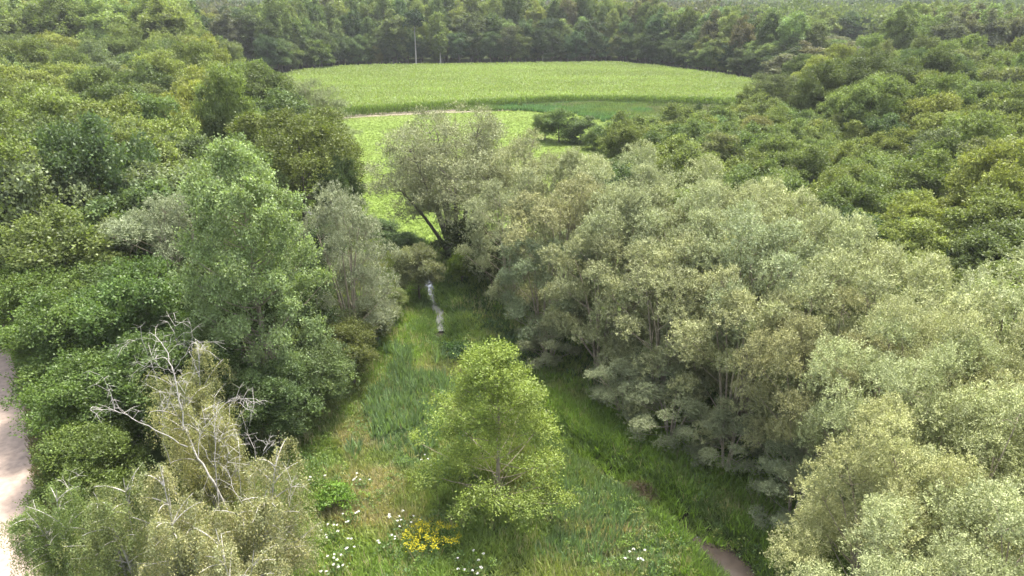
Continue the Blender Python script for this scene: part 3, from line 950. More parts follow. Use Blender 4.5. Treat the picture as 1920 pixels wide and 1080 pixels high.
# solitary dark bushes between meadow and plantation
for i, (u, v, h, r, kd, c_, lab) in enumerate([
    (1022, 262, 6.0, 3.0, "alder", (0.105, 0.151, 0.054), "green bush at the meadow's right side, leftmost of the row"),
    (1050, 266, 6.8, 3.4, "young", (0.096, 0.141, 0.051), "tallest dark green bush in the row at the meadow's right side"),
    (1090, 268, 5.4, 3.6, "young", (0.077, 0.113, 0.046), "very dark spreading bush right of the tallest one"),
    (1120, 280, 4.6, 3.0, "alder", (0.102, 0.147, 0.051), "low green bush where the row meets the plantation"),
    (1150, 290, 6.8, 3.2, "young", (0.083, 0.125, 0.046), "dark narrow bush left of the plantation"),
    (1180, 285, 5.6, 3.4, "young", (0.109, 0.154, 0.051), "mid green bush at the plantation's left corner"),
    (1215, 268, 5.6, 3.6, "alder", (0.115, 0.160, 0.056), "rounded green bush below the blue-green reeds"),
    (1245, 255, 5.4, 3.4, "young", (0.122, 0.166, 0.059), "green bush before the pale dead grass"),
    (1275, 262, 5.0, 3.4, "young", (0.109, 0.160, 0.056), "green bush left of the pointed dark tree"),
    (1298, 268, 7.8, 1.7, "young", (0.058, 0.084, 0.038), "dark pointed conifer-like tree at the plantation's far edge"),
    (1326, 254, 6.0, 1.5, "young", (0.070, 0.096, 0.041), "slim dark sapling right of the pointed one"),
    (1345, 262, 5.0, 3.4, "young", (0.115, 0.166, 0.056), "green bush right of the slim sapling"),
    (1375, 246, 5.5, 3.6, "young", (0.115, 0.154, 0.064), "grey-green bush near the right end of the track"),
    (1405, 250, 5.5, 3.6, "young", (0.102, 0.151, 0.056), "mid green bush below the right end of the track"),
    (1440, 238, 6.5, 3.4, "young", (0.134, 0.186, 0.058), "light green bush at the right end of the track"),
    (1475, 232, 8.0, 3.8, "oak", (0.122, 0.160, 0.058), "taller green tree by the right end of the track")]):
    p = gp(u, v)
    plant("bush", kd, i, p[0], p[1], h * 1.15, r, i, c_, lab, cat="bush").location.z = -0.14 * h

# far edge of the maize: named front row, then taller poplars
FE = [gp(500, 150)[:2], gp(560, 139)[:2], gp(640, 130)[:2], gp(760, 127)[:2], gp(1000, 124.5)[:2], gp(1150, 122)[:2], gp(1230, 129)[:2], gp(1330, 143)[:2], gp(1470, 163)[:2], gp(1560, 172)[:2]]
FE = np.array(FE)
tlen = np.concatenate([[0], np.cumsum(np.linalg.norm(np.diff(FE, axis=0), axis=1))])
rf = np.random.RandomState(23)
row_cols = [((0.062, 0.092, 0.042), "dark green"), ((0.092, 0.132, 0.056), "dull green"), ((0.145, 0.190, 0.075), "pale green"), ((0.120, 0.125, 0.080), "grey-brown")]
for rowi, (off, h0, sp, kd, wts) in enumerate([(3, 15, 7.5, "oak", (.55, .4, .05, 0)), (10, 21, 8.5, "tallpoplar", (.25, .35, .3, .1)), (19, 26.5, 9, "tallpoplar", (.1, .3, .5, .1)),
                                               (30, 27, 11, "tallpoplar", (.1, .3, .5, .1)), (43, 27.5, 13, "tallpoplar", (.1, .3, .5, .1))]):
    s = 0
    while s < tlen[-1]:
        x = np.interp(s, tlen, FE[:, 0]) + rf.normal() * 1.2
        y = np.interp(s, tlen, FE[:, 1]) + off + rf.normal() * 1.5
        f = s / tlen[-1]
        h = (h0 + (2.5 if rowi > 1 and f < .62 else 0)) * (0.86 + 0.24 * rf.rand())
        if f > 0.70: h *= 0.75 if rowi < 2 else 0.86
        ci = rf.choice(4, p=wts)
        c_, w_ = row_cols[ci]
        seg = ["left end", "left part", "middle", "right part", "right end"][min(4, int(f * 5))]
        rn = ["first", "second", "third", "fourth", "fifth"][rowi]
        rr = sp * (0.66 if kd == "oak" else 0.56) * (0.9 + 0.25 * rf.rand())
        plant("poplar_tree" if kd == "tallpoplar" else "ash_tree", kd, rf.randint(99), x, y, h, rr, rf.rand() * 6.28, vary(c_, .1),
              f"{'short' if h < h0 * .95 else 'full-height'} {w_} tree, {rn} row behind the {seg} of the maize", "trees lining the far side of the maize")
        s += sp * (0.85 + 0.3 * rf.rand())

# standing trees in front of that row
for i, (u, y, h, r, kd, c_, lab) in enumerate([
    (600, 300, 13, 5.5, "oak", (0.105, 0.150, 0.045), "light green round tree at the left corner of the maize"),
    (662, 318, 10, 2.0, "tallpoplar", (0.115, 0.150, 0.050), "slim pale conical tree by the maize's far left edge"),
    (688, 320, 14, 1.7, "tallpoplar", (0.105, 0.145, 0.045), "taller slim conical tree by the maize's far left edge"),
    (706, 320, 10, 2.4, "tallpoplar", (0.150, 0.155, 0.060), "yellowish small tree right of the slim conical ones"),
    (742, 324, 23, 6.0, "tallpoplar", (0.125, 0.160, 0.070), "broad pale poplar left of the bare trunk"),
    (822, 326, 22, 4.6, "tallpoplar", (0.140, 0.185, 0.060), "pale yellow-green poplar right of the bare trunk"),
    (884, 330, 22, 6.5, "tallpoplar", (0.095, 0.120, 0.062), "grey-green poplar behind the middle of the maize"),
    (955, 330, 17, 5.0, "oak", (0.085, 0.100, 0.058), "ivy-hung greyish tree behind the middle of the maize"),
    (1035, 336, 19, 7.0, "oak", (0.045, 0.070, 0.038), "large dark tree behind the maize right of the middle"),
    (1105, 338, 19, 7.5, "oak", (0.045, 0.068, 0.036), "second large dark tree behind the maize, right of the first")]):
    p = dp(u, 100, y)
    plant("poplar_tree" if kd == "tallpoplar" else "oak_tree", kd, i, p[0], y, h, r, i * 1.1, c_, lab)

# pine with a bare pale trunk, and pale birch trunk at the maize edge
def simple_trunk_tree(name, x, y, H, r, clear, col, label, bark, seed):
    rs = np.random.RandomState(seed)
    e = bpy.data.objects.new(name, None); COL.objects.link(e); e.location = (x, y, 0)
    tag(e, label, "tree")
    pf = dome_puffs(rs, r, clear + (H - clear) * .5, (H - clear) * .5, 14, r * .45, low=-0.7)
    V, Q, C = sprig_crown(rs, pf, 500, 7, 0.8, 0.25, 0.6, 0.4)
    a = Acc(); a.add(V, Q, C)
    link("crown", a.mesh(name + "_crown", M_LEAF), e, color=col)
    t_ = Acc(); branches(t_, rs, np.array((0, 0, -.3)), np.array((0, 0, H * .9)), 0.42, pf, start=clear / H)
    link("trunk", t_.mesh(name + "_trunk", bark, True), e)


p = dp(779, 100, 321); simple_trunk_tree("pine_tree", p[0], 321, 24, 4.0, 14.5, (0.030, 0.052, 0.032), "dark pine with a tall bare pale trunk behind the maize", M_BIRCH, 5)
p = dp(827, 120, 320); simple_trunk_tree("birch_tree", p[0], 320, 15, 2.5, 4.5, (0.12, 0.16, 0.06), "slender birch with a short white trunk behind the maize", M_BIRCH, 6)

# tall poplars, top left and top right
rt = np.random.RandomState(29)
def fill_rows(region, n, hr, rr, name, where, group, cols):
    for i in range(n):
        for _ in range(40):
            y = region[2] + (region[3] - region[2]) * rt.rand()
            u = region[0] + (region[1] - region[0]) * rt.rand()
            t_ = y * CP + 10 * SP
            x = (u - 960) / 1280 * t_
            if all(math.hypot(x - q[0], y - q[1]) > rr * 1.25 for q in fill_rows.pts): break
        fill_rows.pts.append((x, y))
        c_, w_ = cols[rt.randint(len(cols))]
        g_ = (u - region[0]) / (region[1] - region[0]); d_ = (y - region[2]) / (region[3] - region[2]); hf = rt.rand()
        dist = ["nearest", "middle", "hindmost"][min(2, int(d_ * 3))] + " " + ["left", "centre", "right"][min(2, int(g_ * 3))]
        plant("poplar_tree", "tallpoplar", rt.randint(9), x, y, hr * (1.06 - 0.14 * hf), rr * (0.9 + .3 * rt.rand()), rt.rand() * 6.28, vary(c_, .08),
              f"{'tall' if hf < .5 else 'lower'} {w_} tree, {dist}, in {where}", group)
fill_rows.pts = []
PG = ((0.150, 0.195, 0.070), "pale green"); MG = ((0.115, 0.155, 0.052), "mid green"); GB = ((0.105, 0.112, 0.070), "grey-brown"); DG = ((0.055, 0.080, 0.036), "dark green")
fill_rows((-80, 345, 232, 320), 52, 29, 7.2, "poplar_tree", "the top left stand", "tall poplars at the top left", [PG, PG, MG])
fill_rows((330, 560, 310, 370), 36, 24, 6.2, "poplar_tree", "the dark far corner stand", "dark trees left of the maize's far corner", [GB, DG, MG])
fill_rows((1690, 2000, 240, 380), 76, 24.5, 5.2, "poplar_tree", "the top right stand", "tall poplars at the top right", [PG, PG, MG, GB])
fill_rows((1480, 1720, 235, 330), 34, 12.5, 5.8, "poplar_tree", "the mixed wood at the maize's right", "mixed trees beyond the right end of the maize", [DG, GB, MG])

fill_rows((1130, 1720, 352, 500), 74, 22, 7.0, "poplar_tree", "the wood beyond the maize", "trees of the deep wood beyond the maize", [PG, MG, MG, DG, GB])

# ------------------------------------------------------------------ far-off wood: one mass to the horizon
def far_wood():
    rs = np.random.RandomState(37)
    TV, TQ, TC = [], [], []
    base = 0
    y = 372.0
    while y < 5200:
        sp = 12.0 + (y - 360) * 0.022
        half = 0.80 * y + 40
        x = -half
        while x < half:
            px = x + rs.normal() * sp * .25; py = y + rs.normal() * sp * .25
            x += sp
            hh = 19 * (0.8 + 0.4 * rs.rand()) * (0.82 + 0.3 * vnoise(px, py, 120, 8))
            hh *= 1.18 if py < 800 else 1.0
            r = sp * 0.72
            ls = 0.9 + (y - 360) * 0.0016
            n = int(max(18, 260 - (y - 360) * 0.13))
            D = unit(rs.normal(size=(n, 3)) + np.array((0, -0.2, 0.5)))
            D[:, 2] = np.where(D[:, 2] < -0.1, -D[:, 2] * 0.6, D[:, 2])
            k = 0.7 + 0.3 * rs.rand(n)
            P = np.stack([px + D[:, 0] * r * k, py + D[:, 1] * r * k, hh * 0.5 + D[:, 2] * hh * 0.5 * k], 1)
            A = unit(D + rs.normal(size=(n, 3)) * 0.6 + (0, 0, .5)); N = unit(D + rs.normal(size=(n, 3)) * .5 + (0, 0, .4))
            sz = ls * (1.1 + 0.8 * rs.rand(n)) * max(1, sp / 12)
            V, Q = leaves(P, A, N, sz, sz * 0.75)
            m = rs.rand()
            reg = vnoise(px, py, 90, 12)
            if reg > 0.62: cc_ = np.array((0.125, 0.160, 0.065))
            elif reg > 0.45: cc_ = np.array((0.090, 0.125, 0.050))
            elif reg > 0.28: cc_ = np.array((0.060, 0.088, 0.040))
            else: cc_ = np.array((0.112, 0.118, 0.075))
            C = cc_ * 0.74 * (0.8 + 0.4 * m) * (1 + 0.15 * rs.normal(size=(n, 1)))
            TV.append(V); TQ.append(Q + base); TC.append(np.clip(C, .01, 1)); base += len(V)
        y += sp * 0.9
    me = new_mesh("far_wood", np.concatenate(TV), np.concatenate(TQ), np.concatenate(TC), [M_LEAF])
    return tag(link("distant_woodland", me, color=(1, 1, 1)), "distant woodland stretching to the hazy horizon", "woodland", kind="stuff")


far_wood()

# ------------------------------------------------------------------ maize
def maize():
    rs = np.random.RandomState(41)
    poly = MAIZE
    xs = [p[0] for p in poly]; ys = [p[1] for p in poly]
    X, Y = np.meshgrid(np.arange(min(xs), max(xs), 0.62), np.arange(min(ys), max(ys), 0.80))
    X = X.ravel() + rs.normal(size=X.size) * 0.12; Y = Y.ravel() + rs.normal(size=Y.size) * 0.10
    k = inpoly(X, Y, poly)
    X, Y = X[k], Y[k]
    n = len(X)
    hh = 2.6 + 0.25 * (vnoise(X, Y, 14, 4) - .5) + 0.18 * rs.normal(size=n)
    per = 4
    kk = np.repeat(np.arange(n), per)
    a = rs.rand(len(kk)) * 6.28
    z0 = hh[kk] * (0.45 + 0.45 * rs.rand(len(kk)))
    P = np.stack([X[kk], Y[kk], z0], 1)
    A = np.stack([np.cos(a), np.sin(a), 0.55 + 0.5 * rs.rand(len(kk))], 1)
    N = np.stack([-np.cos(a), -np.sin(a), np.full(len(kk), 1.2)], 1) + rs.normal(size=(len(kk), 3)) * .2
    V1, Q1 = leaves(P, A, N, 0.85, 0.22)
    t1 = vnoise(X, Y * 3, 26, 5)[kk][:, None] * 0.5 + 0.7
    t2 = vnoise(X, Y * 2.2, 5, 6)[kk][:, None] * 0.3 + 0.85
    C1 = np.array((0.158, 0.225, 0.052)) * t1 * t2 * (1 + 0.12 * rs.normal(size=(len(kk), 1)))
    # tassel
    P2 = np.stack([X, Y, hh * 0.82], 1)
    A2 = np.stack([rs.normal(size=n) * .15, rs.normal(size=n) * .15, np.ones(n)], 1)
    N2 = np.stack([rs.normal(size=n) * .5, -np.ones(n), rs.normal(size=n) * .2], 1)
    V2, Q2 = leaves(P2, A2, N2, 0.62, 0.16)
    C2 = np.array((0.25, 0.275, 0.11)) * (1 + 0.15 * rs.normal(size=(n, 1)))
    # stalk
    V3, Q3 = leaves(np.stack([X, Y, 0 * X], 1), A2, N2, hh, 0.10)
    C3 = np.broadcast_to(np.array((0.13, 0.17, 0.05)), (n, 3))
    ac = Acc(); ac.add(V1, Q1, np.clip(C1, .01, 1)); ac.add(V2, Q2, np.clip(C2, .01, 1)); ac.add(V3, Q3, C3)
    # leafy outer face of the near edge
    E = np.array(poly[9:16]); L_ = np.linalg.norm(np.diff(E, axis=0), axis=1); cu = np.concatenate([[0], np.cumsum(L_)])
    q = rs.rand(9000) * cu[-1]
    ex = np.interp(q, cu, E[:, 0]) + rs.normal(size=9000) * .15; ey = np.interp(q, cu, E[:, 1]) + rs.rand(9000) * 1.2 - .3
    z = rs.rand(9000) * 2.2
    a = rs.rand(9000) * 6.28
    V4, Q4 = leaves(np.stack([ex, ey, z], 1), np.stack([np.cos(a) * .5, np.sin(a) * .5, np.ones(9000)], 1), np.stack([rs.normal(size=9000) * .5, -np.ones(9000), .4 * np.ones(9000)], 1), .9, .2)
    ac.add(V4, Q4, np.array((0.135, 0.20, 0.04)) * (1 + .15 * rs.normal(size=(9000, 1))))
    tag(link("maize_crop", ac.mesh("maize", M_GRASS), color=(1, 1, 1)), "bright yellow-green maize crop filling the field before the far trees", "crop", kind="stuff")


maize()

# ------------------------------------------------------------------ grass and herbs
def blades(ac, X, Y, rs, h, w, per, lean, col, var=0.15, zoff=0.0, drop=0.0):
    n = len(X)
    if n == 0: return
    Z = gz(X, Y) + zoff
    k = np.repeat(np.arange(n), per)
    m = len(k)
    a = rs.rand(m) * 6.283
    col = np.broadcast_to(col, (n, 3))
    hh = (np.broadcast_to(h, (n,)))[k] * (0.6 + 0.6 * rs.rand(m))
    le = lean * (0.3 + rs.rand(m))
    P = np.stack([X[k] + rs.normal(size=m) * .12, Y[k] + rs.normal(size=m) * .12, Z[k]], 1)
    A = np.stack([np.cos(a) * le, np.sin(a) * le, np.ones(m)], 1)
    N = np.stack([-np.cos(a), -np.sin(a), 0.35 * np.ones(m)], 1) + rs.normal(size=(m, 3)) * 0.5
    V, Q = leaves(P, A, N, hh, w * (0.7 + .6 * rs.rand(m)), fold=drop)
    C = col[k] * (1 + var * rs.normal(size=(m, 1)))
    ac.add(V, Q, np.clip(C, 0.008, 1))


def scat(rs, poly, dens):
    poly = np.array([p[:2] for p in poly]); lo = poly.min(0); hi = poly.max(0)
    n = int((hi - lo).prod() * dens)
    X = lo[0] + (hi[0] - lo[0]) * rs.rand(n); Y = lo[1] + (hi[1] - lo[1]) * rs.rand(n)
    k = inpoly(X, Y, poly)
    return X[k], Y[k]


rg = np.random.RandomState(51)
NEAR = [(-19, 20), (-18, 40), (-20, 52), (-22, 66), (-22, 78), (-24, 92), (-14, 88), (-6, 78), (6, 60), (14, 48), (20, 36), (22, 24), (18, 14), (-14, 14)]
TUR = 1.3 * np.array((0.112, 0.165, 0.078))     # nettles and reeds, blue-green
MIDG = 1.4 * np.array((0.120, 0.165, 0.045))
LIME = 1.4 * np.array((0.130, 0.205, 0.035))
DRY = np.array((0.34, 0.30, 0.16))
OLV = 1.4 * np.array((0.155, 0.175, 0.055))


def zone_color(X, Y):
    n = len(X)
    u1 = vnoise(X, Y, 3.2, 61); u2 = vnoise(X, Y, 1.4, 62); u3 = vnoise(X, Y, 5.0, 63)
    C = np.tile(MIDG, (n, 1))
    mixc = lambda C, D, w: C * (1 - w[:, None]) + D * w[:, None]
    sm = lambda v, a, b: np.clip((v - a) / (b - a), 0, 1)
    sd_ = stream_dist(X, Y)
    # side of the stream: positive = right bank
    sx = np.interp(Y, STREAM[::-1, 1], STREAM[::-1, 0])
    right = X > sx
    C = mixc(C, OLV, sm(u1, .35, .7) * .8)
    # turquoise nettle bed left of the stream
    d = np.exp(-(((X + 7.5) / 3.4) ** 2 + ((Y - 45) / 8.0) ** 2))
    C = mixc(C, TUR, sm(d + (u2 - .5) * .5, .25, .6))
    d = np.exp(-(((X - 4.6) / 2.6) ** 2 + ((Y - 33.5) / 4.2) ** 2)) + np.exp(-(((X - 7.8) / 1.6) ** 2 + ((Y - 31) / 2.5) ** 2))
    C = mixc(C, TUR, sm(d + (u2 - .5) * .5, .3, .6) * .9)
    # dry patches
    for cx, cy, rx, ry in [(-6.2, 52.5, 2.4, 4.6), (6.5, 32.4, 3.0, 1.1), (-10.5, 35, 1.6, 3.2), (-8.6, 36.0, 1.6, 2.8), (-11.5, 42, 1.6, 3.0), (5.8, 31.6, 2.2, 1.4), (-5.2, 46.5, 1.3, 2.4), (-7.4, 33, 2.0, 1.6)]:
        d = np.exp(-(((X - cx) / rx) ** 2 + ((Y - cy) / ry) ** 2))
        C = mixc(C, DRY, sm(d + (u2 - .5) * .6, .25, .7) * .9)
    # bright reeds right of the stream, lower right
    C = mixc(C, LIME, (right & (Y < 46)) * sm(u1 + .15, .35, .75) * .8)
    C = mixc(C, LIME, ((Y > 50) & (X > -14)) * sm(u3, .35, .7) * .6)
    C = mixc(C, LIME * 1.05, ((Y < 32.5) & (X < -1)) * sm(u3, .3, .7) * .5)
    # dark herbs along the ditch
    C = mixc(C, np.array((0.075, 0.120, 0.045)), np.exp(-((sd_ - 1.5) / 1.0) ** 2) * 0.75)
    return C


X, Y = scat(rg, NEAR, 34)
keep = stream_dist(X, Y) > np.where((Y > 58.5) | (Y < 31.5), .30 + .55 * vnoise(X, Y, 1.3, 66), .1)
X, Y = X[keep], Y[keep]
dens_keep = rg.rand(len(X)) < np.clip(44 / Y, .55, 1)
X, Y = X[dens_keep], Y[dens_keep]
hgt = 0.40 + 0.70 * vnoise(X, Y, 2.2, 71) ** 1.3 + 0.25 * np.exp(-((stream_dist(X, Y) - 1.6) / 1.2) ** 2)
ga = Acc()
blades(ga, X, Y, rg, hgt, 0.075, 5, 0.6, zone_color(X, Y), 0.2, drop=0.12)
tag(link("meadow_grass", ga.mesh("meadow_grass", M_GRASS), color=(1, 1, 1)), "rough mixed grass and herbs covering the foreground clearing", "grass", kind="stuff")

# leafy weeds and pale dead stalks among the grass
wa = Acc()
X, Y = scat(rg, NEAR, 3.2)
m_ = (stream_dist(X, Y) > .8) & (vnoise(X, Y, 1.7, 75) > .42) & (Y < 62)
X, Y = X[m_], Y[m_]
n_ = len(X); k_ = np.repeat(np.arange(n_), 46)
wr = (0.18 + 0.35 * rg.rand(n_)); wh = 0.35 + 0.6 * rg.rand(n_)
D_ = unit(rg.normal(size=(len(k_), 3))); D_[:, 2] = np.abs(D_[:, 2])
P_ = np.stack([X[k_] + D_[:, 0] * wr[k_], Y[k_] + D_[:, 1] * wr[k_], gz(X, Y)[k_] + D_[:, 2] * wh[k_]], 1)
V_, Q_ = leaves(P_, D_ + rg.normal(size=D_.shape) * .5, D_ * .6 + (0, 0, .7) + rg.normal(size=D_.shape) * .3, 0.10 + .08 * rg.rand(len(k_)), 0.07)
wc = np.array([(0.14, 0.20, 0.055), (0.12, 0.19, 0.075), (0.19, 0.21, 0.07), (0.10, 0.155, 0.05), (0.16, 0.24, 0.05)])[rg.randint(5, size=n_)]
wa.add(V_, Q_, wc[k_] * (1 + .12 * rg.normal(size=(len(k_), 1))))
tag(link("weed_cover", wa.mesh("weed_cover", M_LEAF), color=(1, 1, 1)), "leafy weeds growing through the rough grass", "weeds", kind="stuff")
sa = Acc()
X, Y = scat(rg, NEAR, 4)
m_ = (stream_dist(X, Y) > 1.5) & (vnoise(X, Y, 2.6, 76) > .5)
blades(sa, X[m_], Y[m_], rg, 1.0, 0.035, 4, 0.35, np.array((0.36, 0.32, 0.19)), .15)
tag(link("dead_stalks", sa.mesh("dead_stalks", M_GRASS), color=(1, 1, 1)), "thin straw-coloured dead stalks in the rough grass", "grass", kind="stuff")

# tall upright reeds / nettles in their beds
ra = Acc()
X, Y = scat(rg, [(-10, 55), (-4, 55), (-6, 70), (-12, 72)], 16)
sd_ = stream_dist(X, Y); m_ = (sd_ > .15 + .75 * vnoise(X, Y, 1.1, 67)) & (sd_ < 1.6)
blades(ra, X[m_], Y[m_], rg, 0.9, 0.09, 8, 0.6, np.array((0.10, 0.155, 0.055)), .25, drop=.3)
X, Y = scat(rg, [(-14, 33), (-1, 33), (-2, 50), (-5.5, 58), (-13, 60)], 9)
dn = np.exp(-(((X + 7.6 - (46 - Y) * .1) / 3.3) ** 2 + ((Y - 46.5) / 7.0) ** 2))
m_ = dn + 0.9 * (vnoise(X, Y, 1.6, 81) - .5) + .35 * (vnoise(X, Y, 4, 88) - .5) > .42
blades(ra, X[m_], Y[m_], rg, 1.35, 0.10, 9, 0.42, TUR * (0.82 + .3 * vnoise(X[m_], Y[m_], 1.2, 89))[:, None], .22, drop=.05)
X, Y = scat(rg, [(1.5, 30), (8.5, 28), (7.6, 35), (4.2, 38.5), (2.0, 36)], 9)
m_ = vnoise(X, Y, 1.6, 82) > .42
blades(ra, X[m_], Y[m_], rg, 0.95, 0.09, 8, 0.35, TUR, .22, drop=.05)
tag(link("nettle_bed", ra.mesh("nettle_bed", M_GRASS), color=(1, 1, 1)), "blue-green nettle beds either side of the young tree", "herbs", kind="stuff")
rb = Acc()
X, Y = scat(rg, [(9.5, 26), (16, 25), (18, 34), (13, 42), (7, 49), (2, 52), (1.5, 47), (6, 41), (8.5, 36.5)], 9)
m_ = (stream_dist(X, Y) > np.where(Y < 31.5, 1.2, .35)) & (vnoise(X, Y, 1.8, 83) > .3)
blades(rb, X[m_], Y[m_], rg, 1.25, 0.07, 10, 0.45, LIME * .82, .22, drop=.25)
tag(link("reed_bed", rb.mesh("reed_bed", M_GRASS), color=(1, 1, 1)), "bright green sedge and reeds on the right bank", "reeds", kind="stuff")
rc = Acc()
X, Y = scat(rg, [(-12.5, 75), (-4, 60), (1, 52), (8, 46), (16, 38), (20, 30), (24, 34), (20, 44), (10, 56), (2, 66), (-4, 76)], 4)
m_ = stream_dist(X, Y) > 1.25
X, Y = X[m_], Y[m_]
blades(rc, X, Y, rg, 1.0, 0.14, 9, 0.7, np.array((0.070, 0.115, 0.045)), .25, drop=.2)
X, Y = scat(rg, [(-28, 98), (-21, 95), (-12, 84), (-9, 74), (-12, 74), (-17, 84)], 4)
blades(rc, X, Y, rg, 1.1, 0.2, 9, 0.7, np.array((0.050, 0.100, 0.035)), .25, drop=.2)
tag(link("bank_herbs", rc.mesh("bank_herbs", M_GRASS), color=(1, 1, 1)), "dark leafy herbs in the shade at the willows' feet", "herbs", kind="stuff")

# pasture between the woods, short and bright
md_ = Acc()
X, Y = scat(rg, MEADOW, 13)
near_keep = rg.rand(len(X)) < np.clip(110 / Y, .4, 1)
X, Y = X[near_keep], Y[near_keep]
n1 = vnoise(X, Y * 2.2, 9, 91); n2 = vnoise(X, Y * 2, 3, 92)
Cm = np.array((0.134, 0.182, 0.040)) * (0.90 + .2 * n1)[:, None] * (0.94 + .12 * n2)[:, None]
dryw = np.clip((vnoise(X, Y * 1.6, 14, 93) - .5) * 3, 0, 1) * (Y > 110) * .45
Cm = Cm * (1 - dryw[:, None]) + np.array((0.17, 0.165, 0.07)) * dryw[:, None]
nearw = np.clip((112 - Y) / 25, 0, 1)[:, None] * .5
Cm = Cm * (1 - nearw) + np.array((0.092, 0.150, 0.028)) * nearw
blades(md_, X, Y, rg, 0.12 + 0.14 * n2, 0.07, 5, 1.1, Cm, 0.10, drop=.1)
tag(link("pasture_grass", md_.mesh("pasture_grass", M_GRASS), color=(1, 1, 1)), "short bright pasture between the two woods", "grass", kind="stuff")

# tall blue-green reeds and pale dead grass along the far ditch by the track
rf2 = Acc()
X, Y = scat(rg, [gp(850, 209)[:2], gp(960, 199)[:2], gp(1060, 196)[:2], gp(1200, 196)[:2], gp(1240, 226)[:2], gp(1170, 240)[:2], gp(1090, 218)[:2], gp(980, 208)[:2]], 6)
m_ = vnoise(X, Y, 7, 94) * .6 + vnoise(X, Y * 2, 2.5, 95) * .4 > .36
X, Y = X[m_], Y[m_]
rw = np.clip(vnoise(X, Y * 1.5, 9, 96) * 1.6 - .4, 0, 1)[:, None]
blades(rf2, X, Y, rg, 0.7 + .9 * vnoise(X, Y, 4, 3), 0.18, 6, 0.4, np.array((0.105, 0.190, 0.080)) * (1 - rw) + np.array((0.150, 0.200, 0.065)) * rw, .2)
tag(link("reed_strip", rf2.mesh("reed_strip", M_GRASS), color=(1, 1, 1)), "blue-green reed strip between the pasture and the maize", "reeds", kind="stuff")
rf3 = Acc()
X, Y = scat(rg, [gp(960, 199)[:2], gp(1140, 190)[:2], gp(1300, 195)[:2], gp(1450, 201)[:2], gp(1450, 216)[:2], gp(1300, 216)[:2], gp(1190, 226)[:2], gp(1165, 206)[:2]], 5)
m_ = vnoise(X, Y, 8, 97) * .6 + vnoise(X, Y * 2, 2.5, 98) * .4 > .33
X, Y = X[m_], Y[m_]
rw = np.clip(vnoise(X, Y * 1.5, 8, 99) * 2 - .5, 0, 1)[:, None]
blades(rf3, X, Y, rg, 0.6 + .9 * vnoise(X, Y, 5, 5), 0.18, 6, 0.4, np.array((0.190, 0.195, 0.125)) * (1 - rw) + np.array((0.115, 0.155, 0.055)) * rw, .2)
tag(link("dead_grass", rf3.mesh("dead_grass", M_GRASS), color=(1, 1, 1)), "greyish dead grass along the near side of the maize", "grass", kind="stuff")
# verge of path
vg = Acc()
pc = np.array(PATH_C, float)
tt = rg.rand(9000) * 78 + 16
px_ = np.interp(tt, pc[:, 1], pc[:, 0]) + 2.75 + np.abs(rg.normal(size=9000)) * 1.1
blades(vg, px_, tt, rg, 0.4, 0.06, 5, 0.6, np.array((0.165, 0.150, 0.060)), .25)
tag(link("verge_grass", vg.mesh("verge_grass", M_GRASS), color=(1, 1, 1)), "dry brownish grass verge beside the gravel path", "grass", kind="stuff")

# ------------------------------------------------------------------ flowers and small plants
def umbel_plant(x, y, heads, h, label, seed):
    rs = np.random.RandomState(seed)
    e = bpy.data.objects.new("umbel_plant", None); COL.objects.link(e)
    z = float(gz(np.array(x), np.array(y)))
    e.location = (x, y, z)
    tag(e, label, "wildflower", "white umbel flowers in the foreground grass")
    st = Acc(); fl = Acc(); lv = Acc()
    for i in range(heads):
        a = rs.rand() * 6.28; r = 0.85 * math.sqrt(rs.rand()) * (heads / 8) ** .5
        tp = np.array((r * math.cos(a), r * math.sin(a), h * (0.8 + .3 * rs.rand())))
        st.add(*tube(bezier(np.array((0, 0, 0.)), np.array((tp[0] * .3, tp[1] * .3, tp[2] * .6)), tp, 5), np.linspace(.018, .008, 5), 4))
        m = 16; R_ = 0.045 + .035 * rs.rand()
        q = np.sqrt(rs.rand(m)) * R_; b_ = rs.rand(m) * 6.28
        P = tp + np.stack([q * np.cos(b_), q * np.sin(b_), .03 - q * q * 2], 1)
        A = np.stack([np.cos(b_), np.sin(b_), 0 * b_], 1); N = np.tile((0, 0, 1.), (m, 1)) + rs.normal(size=(m, 3)) * .2
        V, Q = leaves(P - A * .02, A, N, .055, .05); fl = Acc(); fl.add(V, Q, (0.45, 0.45, 0.42))
        link("flower_head", fl.mesh("umbel_head", M_PETAL), e, color=(1, 1, 1))
    m = 120
    P = np.stack([rs.normal(size=m) * .3, rs.normal(size=m) * .3, rs.rand(m) * h * .7], 1)
    V, Q = leaves(P, rs.normal(size=(m, 3)), rs.normal(size=(m, 3)) * .5 + (0, 0, 1), .2, .1)
    lv.add(V, Q, (1, 1, 1))
    link("stems", st.mesh("umbel_stems", M_GRASS), e, color=(0.12, 0.17, 0.06))
    link("foliage", lv.mesh("umbel_leaves", M_LEAF), e, color=(0.09, 0.15, 0.04))


for i, (u, v, k_, lab) in enumerate([
    (758, 985, 12, "large clump of white umbel flowers behind the yellow flowers"),
    (885, 1062, 10, "compact white umbel plant right of the yellow flowers"),
    (1187, 1052, 7, "white umbel plant alone in the dry grass at the lower right"),
    (630, 1062, 10, "white umbels nearest the bottom edge beside the birch"),
    (622, 1000, 7, "white umbels at the birch's right side"),
    (655, 970, 6, "white umbels right of the bright green bush"),
    (681, 905, 6, "small white umbels above the bright green bush"),
    (800, 868, 4, "few white umbels at the left side of the young tree"),
    (596, 905, 4, "white umbels left of the bright green bush"),
    (648, 1030, 5, "white umbels between bottom edge and dry patch"),
    (725, 1020, 5, "faint white umbels left of the yellow flowers")]):
    p = gp(u, v, 0.6)
    umbel_plant(p[0], p[1], k_, 1.0, lab, 200 + i)


